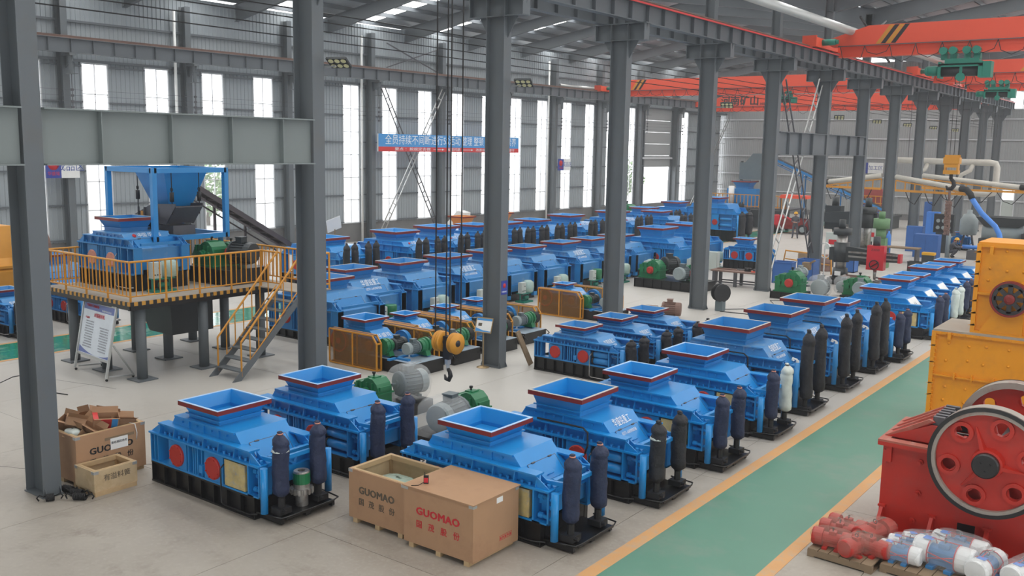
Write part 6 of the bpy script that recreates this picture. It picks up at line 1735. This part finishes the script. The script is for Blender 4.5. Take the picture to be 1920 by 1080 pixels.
# drive clutter on the floor between drills
for i in range(14):
    x, yy = random.uniform(2.2,4.2), random.uniform(35.6,40)
    tag(part('steel_offcut', MB().bar((-.3,0,.03),(.3,random.uniform(-.2,.2),.05),.05,.04).bar((-.1,-.2,.03),(.1,.25,.04),.04,.03), MESHGRY, None, (x,yy,0), (0,0,random.uniform(0,3))), 'loose dark steel offcut on the floor around the red-headed drill', 'offcut', 'steel offcuts around the drill')
# ---- welding booms with extraction arms and ducts
def boom(label, x0, y0, z, dx, dy, col):
    t = thing('welding_boom', label, 'boom', (x0, y0, z))
    L = math.hypot(dx, dy); d = Vector((dx/L, dy/L, 0))
    b = MB().bar((0,0,0), d*L, .08, .12).bar((0,0,.55), d*L+Vector((0,0,.05)), .07, .07)
    n = 7
    for k in range(n+1): b.bar(d*(L*k/n), d*(L*k/n)+Vector((0,0,.55*(1-k/n)+.05*k/n)), .05, .05)
    part('truss', b, YEL, t)
    part('air_duct', MB().cyl(Vector((0,0,.75)), d*L*.92+Vector((0,0,.28)), .13, .13, 12), DUCTW, t)
    e = d*L
    part('elbow', MB().tube([e*.92+Vector((0,0,.28)), e+Vector((0,0,.25)), e*1.06+Vector((0,0,.0)), e*1.08+Vector((0,0,-.2))], .16, 10), RUBBER, t)
    b = MB()
    for k in range(3): b.tube([d*(L*(.15+.28*k)), d*(L*(.22+.28*k))+Vector((0,0,-.55)), d*(L*(.3+.28*k))+Vector((0,0,-.7)), d*(L*(.4+.28*k))], .025, 5)
    part('hanging_cable', b, RUBBER, t)
    return t, e
t, e = boom('yellow welding boom with white duct, nearest on the right, holding a blue hose', .1, 47.8, 3.75, 4.0, -1.8, 0)
part('blue_hose', MB().tube([e*1.08+Vector((0,0,-.2)), e*1.08+Vector((.5,0,-.9)), e*1.08+Vector((1.2,0,-1.55)), e*1.08+Vector((1.4,0,-1.9)), e*1.08+Vector((1.7,0,-3.0))], .13, 10), HOSEB, t)
t, e = boom('yellow welding boom farther right with two blue hoses at its tip', .1, 53.6, 3.75, 6.0, -1.5, 0)
part('blue_hose', MB().tube([e*1.08+Vector((0,0,-.2)), e*1.08+Vector((-.15,0,-1.2)), e*1.08+Vector((-.3,.2,-2.2))], .13, 10), HOSEB, t)
part('blue_hose', MB().tube([e*1.08+Vector((0,0,-.2)), e*1.08+Vector((.7,0,-1.4)), e*1.08+Vector((1.3,.2,-2.6)), e*1.08+Vector((1.7,.2,-3.2))], .13, 10), HOSEB, t)
t, e = boom('yellow welding boom left of the eighth column with a grey hose', -.7, 47.9, 3.8, -3.4, .5, 0)
part('grey_hose', MB().tube([e*1.08+Vector((0,0,-.2)), e*1.08+Vector((.1,0,-.9)), e*1.08+Vector((.8,0,-1.5)), e*1.08+Vector((1.3,0,-2.1))], .14, 10), MOTG, t)
wd2 = thing('extraction_duct', 'white extraction duct bending down over the welding area', 'duct', (0, 58.8, 0))
part('main_duct', MB().tube([(-3.0,0,5.35),(2.8,0,5.3),(3.1,0,5.25),(3.2,0,5.0),(3.2,0,3.7),(3.1,0,3.4),(2.8,0,3.35),(.6,0,3.35)], .2, 12), DUCTW, wd2)
part('end_flange', MB().cyl((-3.1,0,5.35),(-2.95,0,5.35),.3,.3,14), DUCTW, wd2)
for x in (-1.5,1.2): part('branch_duct', MB().tube([(x+.6,0,5.2),(x+.5,-.2,4.8),(x,-.3,4.5),(x-.1,-.4,3.9)], .14, 10), DUCTW, wd2)
part('hanger', MB().bar((-2.17,0,5.4),(-2.17,0,13.27),.03,.03), MESHGRY, wd2); part('hanger', MB().bar((2.17,0,5.4),(2.17,0,13.27),.03,.03), MESHGRY, wd2)
# ---- far test platform with conveyor
fp = thing('test_platform', 'distant platform with yellow railing and blue feeder near the far corner', 'platform', (-14.0, 62.5, 0))
part('deck', MB().box(-3,3.2,-1.6,1.6,1.45,1.55), MESHGRY, fp)
part('skirt', MB().box(-3,3.2,-1.62,-1.58,.1,1.4), MOTD, fp)
for x in (-2.9,0,3.1):
    for yy in (-1.5,1.5): part('post', MB().box(x-.1,x+.1,yy-.1,yy+.1,0,1.45), MOTD, fp)
b = MB().bar((-3,-1.55,2.5),(3.2,-1.55,2.5),.06,.06).bar((-3,-1.55,1.65),(3.2,-1.55,1.65),.05,.05)
rl = part('handrail', b, YEL, fp)
bm2 = MB().box(-.025,.025,-.02,.02,1.55,2.5).mesh('baluster', YEL)
for k in range(22): put('baluster', bm2, rl, (-3+.295*k,-1.55,0))
part('feeder_body', MB().box(-2.2,.2,-.6,.8,1.55,2.9), BLUEW, fp)
hq = hopper(fp, -1.0, 2.9, 3.5, 1.0, 1.0, 1.6, 1.5, BLUEW, RIMB)
part('white_tank', MB().cyl((-1.6,-1.1,1.55),(-1.6,-1.1,3.1),.22,.22,12), WHITE, fp)
part('control_box', MB().box(.8,1.7,-1.2,-.6,1.55,2.6), LGREY, fp)
part('upper_bin', MB().box(-1.6,.2,.2,1.6,3.6,4.9).prism([(-1.2,4.9),(.6,4.9),(.2,5.6),(-.6,5.6)],'y',.3,1.5), MOTG, fp)
for x in (-1.5,.9): part('bin_post', MB().box(x-.08,x+.08,.3,.46,1.55,5.0), MOTD, fp)
def conveyor(label, p0, p1, w, m, group=None):
    t = thing('belt_conveyor', label, 'conveyor', p0)
    d = Vector(p1)-Vector(p0); sd = d.cross(Vector((0,0,1))).normalized()*w/2; up = sd.cross(d).normalized()
    for s in (1,-1):
        part('side_beam', MB().bar(sd*s, d+sd*s, .06, .18).bar(sd*s-up*.3*(1 if up.z>0 else -1), d+sd*s-up*.3*(1 if up.z>0 else -1), .05, .05), m, t)
    part('belt', MB().bar(up*.1, d+up*.1, w*.9, .03), RUBBER, t)
    n = 9
    b = MB()
    for k in range(n+1):
        q = d*(k/n); part('idler_roller', MB().cyl(q-sd+up*.05, q+sd+up*.05, .07, .07, 8), m, t)
        b.bar(q-sd-up*.02, q+sd-up*.25, .04, .04)
    part('cross_brace', b, m, t)
    part('support_leg', MB().bar(d*.3-sd, Vector(((d*.3).x,(d*.3).y,-p0[2]))-sd, .08, .08).bar(d*.3+sd, Vector(((d*.3).x,(d*.3).y,-p0[2]))+sd, .08, .08).bar(d*.62-sd, Vector(((d*.62).x,(d*.62).y,-p0[2]))-sd, .08, .08), m, t)
    return t
BRN = mat('brown_primer_steel', (.075,.06,.065), .6, var=.2)
conveyor('brown inclined belt conveyor rising beside the blue feeder frame', (-16.4, 14.1, 4.1), (-16.4, 18.6, 1.55), .8, BRN)
part_ = conveyor('long blue inclined conveyor by the far platform', (-14.0, 65.2, 5.3), (-5.5, 66.2, 1.6), 1.0, BLUEW)
rb = thing('caged_machine', 'red machine in a yellow cage on a dark far platform', 'machine', (-7.2, 69.5, 0))
part('deck', MB().box(-3,1.8,-1.4,1.4,.85,1.0), MOTD, rb)
for x in (-2.8,1.6): part('post', MB().box(x-.1,x+.1,-1.2,1.2,0,.85), MOTD, rb)
part('red_body', MB().prism([(-1.1,1.0),(1.0,1.0),(1.0,2.5),(.7,3.0),(-.9,3.0),(-1.1,2.5)],'y',-.7,.9), mat('dusty_red', (.34,.06,.05), .6), rb)
b = MB()
for k in range(7): b.box(-1.2+.38*k,-1.15+.38*k,-.85,-.8,1.0,2.5)
for z in (1.4,1.9,2.45): b.box(-1.2,1.15,-.86,-.8,z,z+.06)
part('cage', b, YEL, rb)
# ---- little red truck with an orange canopy
tk = thing('utility_truck', 'small red utility truck with orange canopy behind the standing worker', 'truck', (-9.9, 59.0, 0), .05)
part('chassis', MB().box(-1.7,1.9,-.7,.7,.35,.6), RIMR, tk)
part('front_body', MB().prism([(-1.8,.5),(-.6,.5),(-.6,1.25),(-1.3,1.25),(-1.8,1.0)],'y',-.7,.7), MTRED, tk)
part('bed', MB().box(-.5,1.9,-.75,-.7,.6,1.05).box(-.5,1.9,.7,.75,.6,1.05).box(1.85,1.9,-.7,.7,.6,1.05), RIMR, tk)
part('bonnet_curve', MB().tube([(-.6,-.72,1.25),(-.1,-.72,1.2),(.4,-.72,.9)],.06,8), MTRED, tk)
for x in (-1.2,1.1):
    for s in (-1,1):
        q = part('wheel', MB().cyl((x,s*.8,.35),(x,s*.6,.35),.35,.35,18), RUBBER, tk)
        part('wheel_rim', MB().cyl((x,s*.815,.35),(x,s*.8,.35),.2,.2,14), MOTL, q)
part('canopy', MB().prism([(-.7,2.5),(1.3,2.5),(1.2,2.7),(-.6,2.75)],'y',-.7,.7), CRANER, tk)
for x in (-.6,1.2): part('canopy_post', MB().box(x-.03,x+.03,-.65,-.59,.6,2.5).box(x-.03,x+.03,.59,.65,.6,2.5), MOTD, tk)
# ---- odds near the windows
oh = thing('orange_hopper', 'small orange feed hopper near the windows behind the window row', 'hopper', (-19.6, 33.9, 0))
hopper(oh, 0, 1.3, 1.85, .7, .7, 1.15, 1.15, mat('orange_paint', (.62,.22,.04), .5), mat('orange_paint', (.62,.22,.04), .5))
part('stand', MB().box(-.5,.5,-.5,.5,0,1.3), YEL, oh)
oh2 = dup(oh, (-20.0, 38.0, 0), None, 'small orange feed hopper beside the third central column, near the windows')
pb = thing('paper_notice', 'white paper notice on a stake before the windowed wall plinth', 'notice', (-15.9, 20.9, 0))
part('stake', MB().cyl((0,0,0),(0,0,2.1),.025,.025,8), WOODD, pb)
part('sheet', MB().box(-.02,.0,-.4,.4,0,.55), PAPER, pb, (0,0,2.05), (.25,.1,0))
pc_ = thing('steel_chute', 'white perforated steel chute standing against the wall plinth', 'chute', (-21.6, 35.7, 0))
part('plate', MB().prism([(-.8,.4),(.8,.9),(.9,1.9),(.4,2.0),(-.8,.9)],'y',-.3,.3), WHITE, pc_)
part('stand', MB().box(-.6,.6,-.2,.2,0,.5), WHITE, pc_)
yj = thing('yellow_jaw_crusher', 'dusty yellow crusher with dark wheel at the far left edge', 'crusher', (-17.6, 6.9, 0))
part('frame', MB().prism([(-1,.3),(1.3,.3),(1.3,1.5),(.9,1.9),(.5,2.9),(-1,2.9)],'y',-.9,.9), YEL, yj)
b = MB()
for z in (.9,1.6): b.prism([(-1,z),(1.3,z),(1.3,z+.08),(-1,z+.08)],'y',-.96,.96)
part('rib', b, YEL, yj)
part('base', MB().box(-1.2,1.5,-1,1,0,.3), WOODD, yj)
part('flywheel', MB().lathe([(0,-.15),(.7,-.15),(.7,.15),(0,.15)],(1.25,1.3,2.2),'y',24,False), RUST, yj)
gg = thing('gear_drive', 'green gearbox near the windows behind the window row', 'drive', (-18.3, 50.0, 0))
gearbox_parts(gg, 0, 0, .7, 1.8, REDD); black_base(gg, -1.2, 1.2, -.7, .7, .7)
# ================================================================== PEOPLE
def person(label, loc, rz, J, R_, E_, cloth_split=None, helmet=None, hand=None):
    """one skinned body grown along a skeleton of joints"""
    t = thing('person', label, 'person', loc, rz)
    names = list(J); idx = {n: i for i, n in enumerate(names)}
    vs = [Vector(J[n]) for n in names]; rs = [R_[n] for n in names]; es = [(idx[a], idx[b]) for a, b in E_]
    for s in ('l', 'r'):                                   # five fingers on each hand
        h = Vector(J['hand_'+s]); w = Vector(J['wrist_'+s]); d = (h-w).normalized()
        sd = d.cross(Vector((0,0,1))); sd = sd.normalized() if sd.length > .05 else Vector((0,1,0))
        for k, (o_, ln) in enumerate(((-.03,.075),(-.01,.085),(.01,.08),(.03,.065))):
            a = len(vs); vs += [h+sd*o_+d*.03, h+sd*o_+d*(.03+ln*.55)+Vector((0,0,-.01)), h+sd*o_+d*(.03+ln*.8)+Vector((0,0,-.035))]
            rs += [.011,.010,.008]; es += [(idx['hand_'+s],a),(a,a+1),(a+1,a+2)]
        a = len(vs); vs += [w+d*.04+sd*.045, w+d*.08+sd*.06]; rs += [.013,.010]; es += [(idx['wrist_'+s],a),(a,a+1)]
    me = bpy.data.meshes.new('body'); me.from_pydata(vs, es, [])
    o = put('body', me, t)
    for m in (WORKW, SKIN, RUBBER): me.materials.append(m)
    sk = o.modifiers.new('skin', 'SKIN'); sk.use_smooth_shade = True
    for i, r in enumerate(rs):
        me.skin_vertices[0].data[i].radius = (r, r)
    me.skin_vertices[0].data[idx['pelvis']].use_root = True
    ss = o.modifiers.new('smooth', 'SUBSURF'); ss.levels = 1; ss.render_levels = 1
    dg = bpy.context.evaluated_depsgraph_get()
    m2 = bpy.data.meshes.new_from_object(o.evaluated_get(dg))
    o.modifiers.clear(); o.data = m2
    m2.materials.clear()
    for m in (WORKW, SKIN, RUBBER): m2.materials.append(m)
    hd = Vector(J['head']); ws_ = [Vector(J['wrist_l']), Vector(J['wrist_r'])]; fs_ = [Vector(J['foot_l']), Vector(J['foot_r'])]
    hs_ = [Vector(J['hand_l']), Vector(J['hand_r'])]
    nk = Vector(J['neck'])
    for p_ in m2.polygons:
        c = p_.center; p_.use_smooth = True
        if (c-hd).length < .17 and c.z > nk.z+.02: p_.material_index = 1
        elif any((c-h).length < .12 for h in hs_): p_.material_index = 1
        elif any((c-f).length < .2 and c.z < .1 for f in fs_): p_.material_index = 2
    # face, ears, hair, helmet
    fd = Vector(J['face']) - hd; fd.normalize(); sd = fd.cross(Vector((0,0,1))).normalized()
    b = MB().ball(hd+fd*.095+Vector((0,0,-.005)), .018, 8).bar(hd+fd*.09+Vector((0,0,-.055))-sd*.025, hd+fd*.09+Vector((0,0,-.055))+sd*.025, .012, .012)
    for s in (-1,1): b.ball(hd+sd*s*.095+Vector((0,0,.0)), .026, 8, 1.3)
    part('nose_mouth_ears', b, SKIN, t)
    b = MB()
    for s in (-1,1): b.ball(hd+fd*.086+sd*s*.034+Vector((0,0,.025)), .012, 8)
    part('eyes', b, RUBBER, t)
    part('hair', MB().lathe([(.10,-.02),(.108,.03),(.09,.09),(0,.115)], hd-fd*.015, 'z', 14), RUBBER, t)
    hm = part('helmet', MB().lathe([(.135,.04),(.14,.055),(.128,.06),(.122,.11),(.09,.165),(.04,.185),(0,.19)], hd, 'z', 18).prism([(-.06,0),(.06,0),(.05,.07),(-.05,.07)],'z',0,.012), HELM, t)
    return t
ST = dict(pelvis=(0,0,.92), spine=(0,0,1.12), chest=(0,0,1.34), neck=(0,-.01,1.48), head=(0,-.02,1.62), face=(0,-.12,1.60),
          sh_l=(-.19,0,1.40), el_l=(-.25,.0,1.13), wrist_l=(-.10,-.22,1.10), hand_l=(-.03,-.26,1.12), sh_r=(.19,0,1.40), el_r=(.25,.0,1.13), wrist_r=(.10,-.22,1.08), hand_r=(.03,-.26,1.09),
          hip_l=(-.10,0,.88), knee_l=(-.13,-.02,.48), ank_l=(-.15,.02,.09), foot_l=(-.17,-.14,.04), hip_r=(.10,0,.88), knee_r=(.14,-.02,.48), ank_r=(.17,.02,.09), foot_r=(.2,-.14,.04))
SR = dict(pelvis=.15, spine=.145, chest=.165, neck=.065, head=.105, face=.05, sh_l=.075, el_l=.055, wrist_l=.038, hand_l=.035, sh_r=.075, el_r=.055, wrist_r=.038, hand_r=.035,
          hip_l=.105, knee_l=.075, ank_l=.055, foot_l=.045, hip_r=.105, knee_r=.075, ank_r=.055, foot_r=.045)
SE = [('pelvis','spine'),('spine','chest'),('chest','neck'),('neck','head'),('chest','sh_l'),('sh_l','el_l'),('el_l','wrist_l'),('wrist_l','hand_l'),('chest','sh_r'),('sh_r','el_r'),('el_r','wrist_r'),('wrist_r','hand_r'),
      ('pelvis','hip_l'),('hip_l','knee_l'),('knee_l','ank_l'),('ank_l','foot_l'),('pelvis','hip_r'),('hip_r','knee_r'),('knee_r','ank_r'),('ank_r','foot_r')]
person('person in grey workwear and yellow helmet standing before the red truck', (-8.11, 55.1, 0), .2, ST, SR, SE)
# squatting, reaching forward (local -y) with both hands
SQ = dict(pelvis=(0,.12,.34), spine=(0,.10,.55), chest=(0,-.06,.76), neck=(0,-.15,.88), head=(0,-.24,.98), face=(0,-.33,.93),
          sh_l=(-.19,-.08,.80), el_l=(-.22,-.32,.62), wrist_l=(-.12,-.55,.66), hand_l=(-.10,-.63,.68), sh_r=(.19,-.08,.80), el_r=(.22,-.32,.60), wrist_r=(.12,-.52,.62), hand_r=(.10,-.60,.64),
          hip_l=(-.11,.10,.32), knee_l=(-.20,-.30,.48), ank_l=(-.15,.0,.09), foot_l=(-.17,-.15,.04), hip_r=(.11,.10,.32), knee_r=(.20,-.28,.46), ank_r=(.15,.02,.09), foot_r=(.17,-.13,.04))
person('person in grey workwear and yellow helmet squatting and holding a blue tube', (2.75, 50.3, 0), PI/2-.1, SQ, SR, SE)
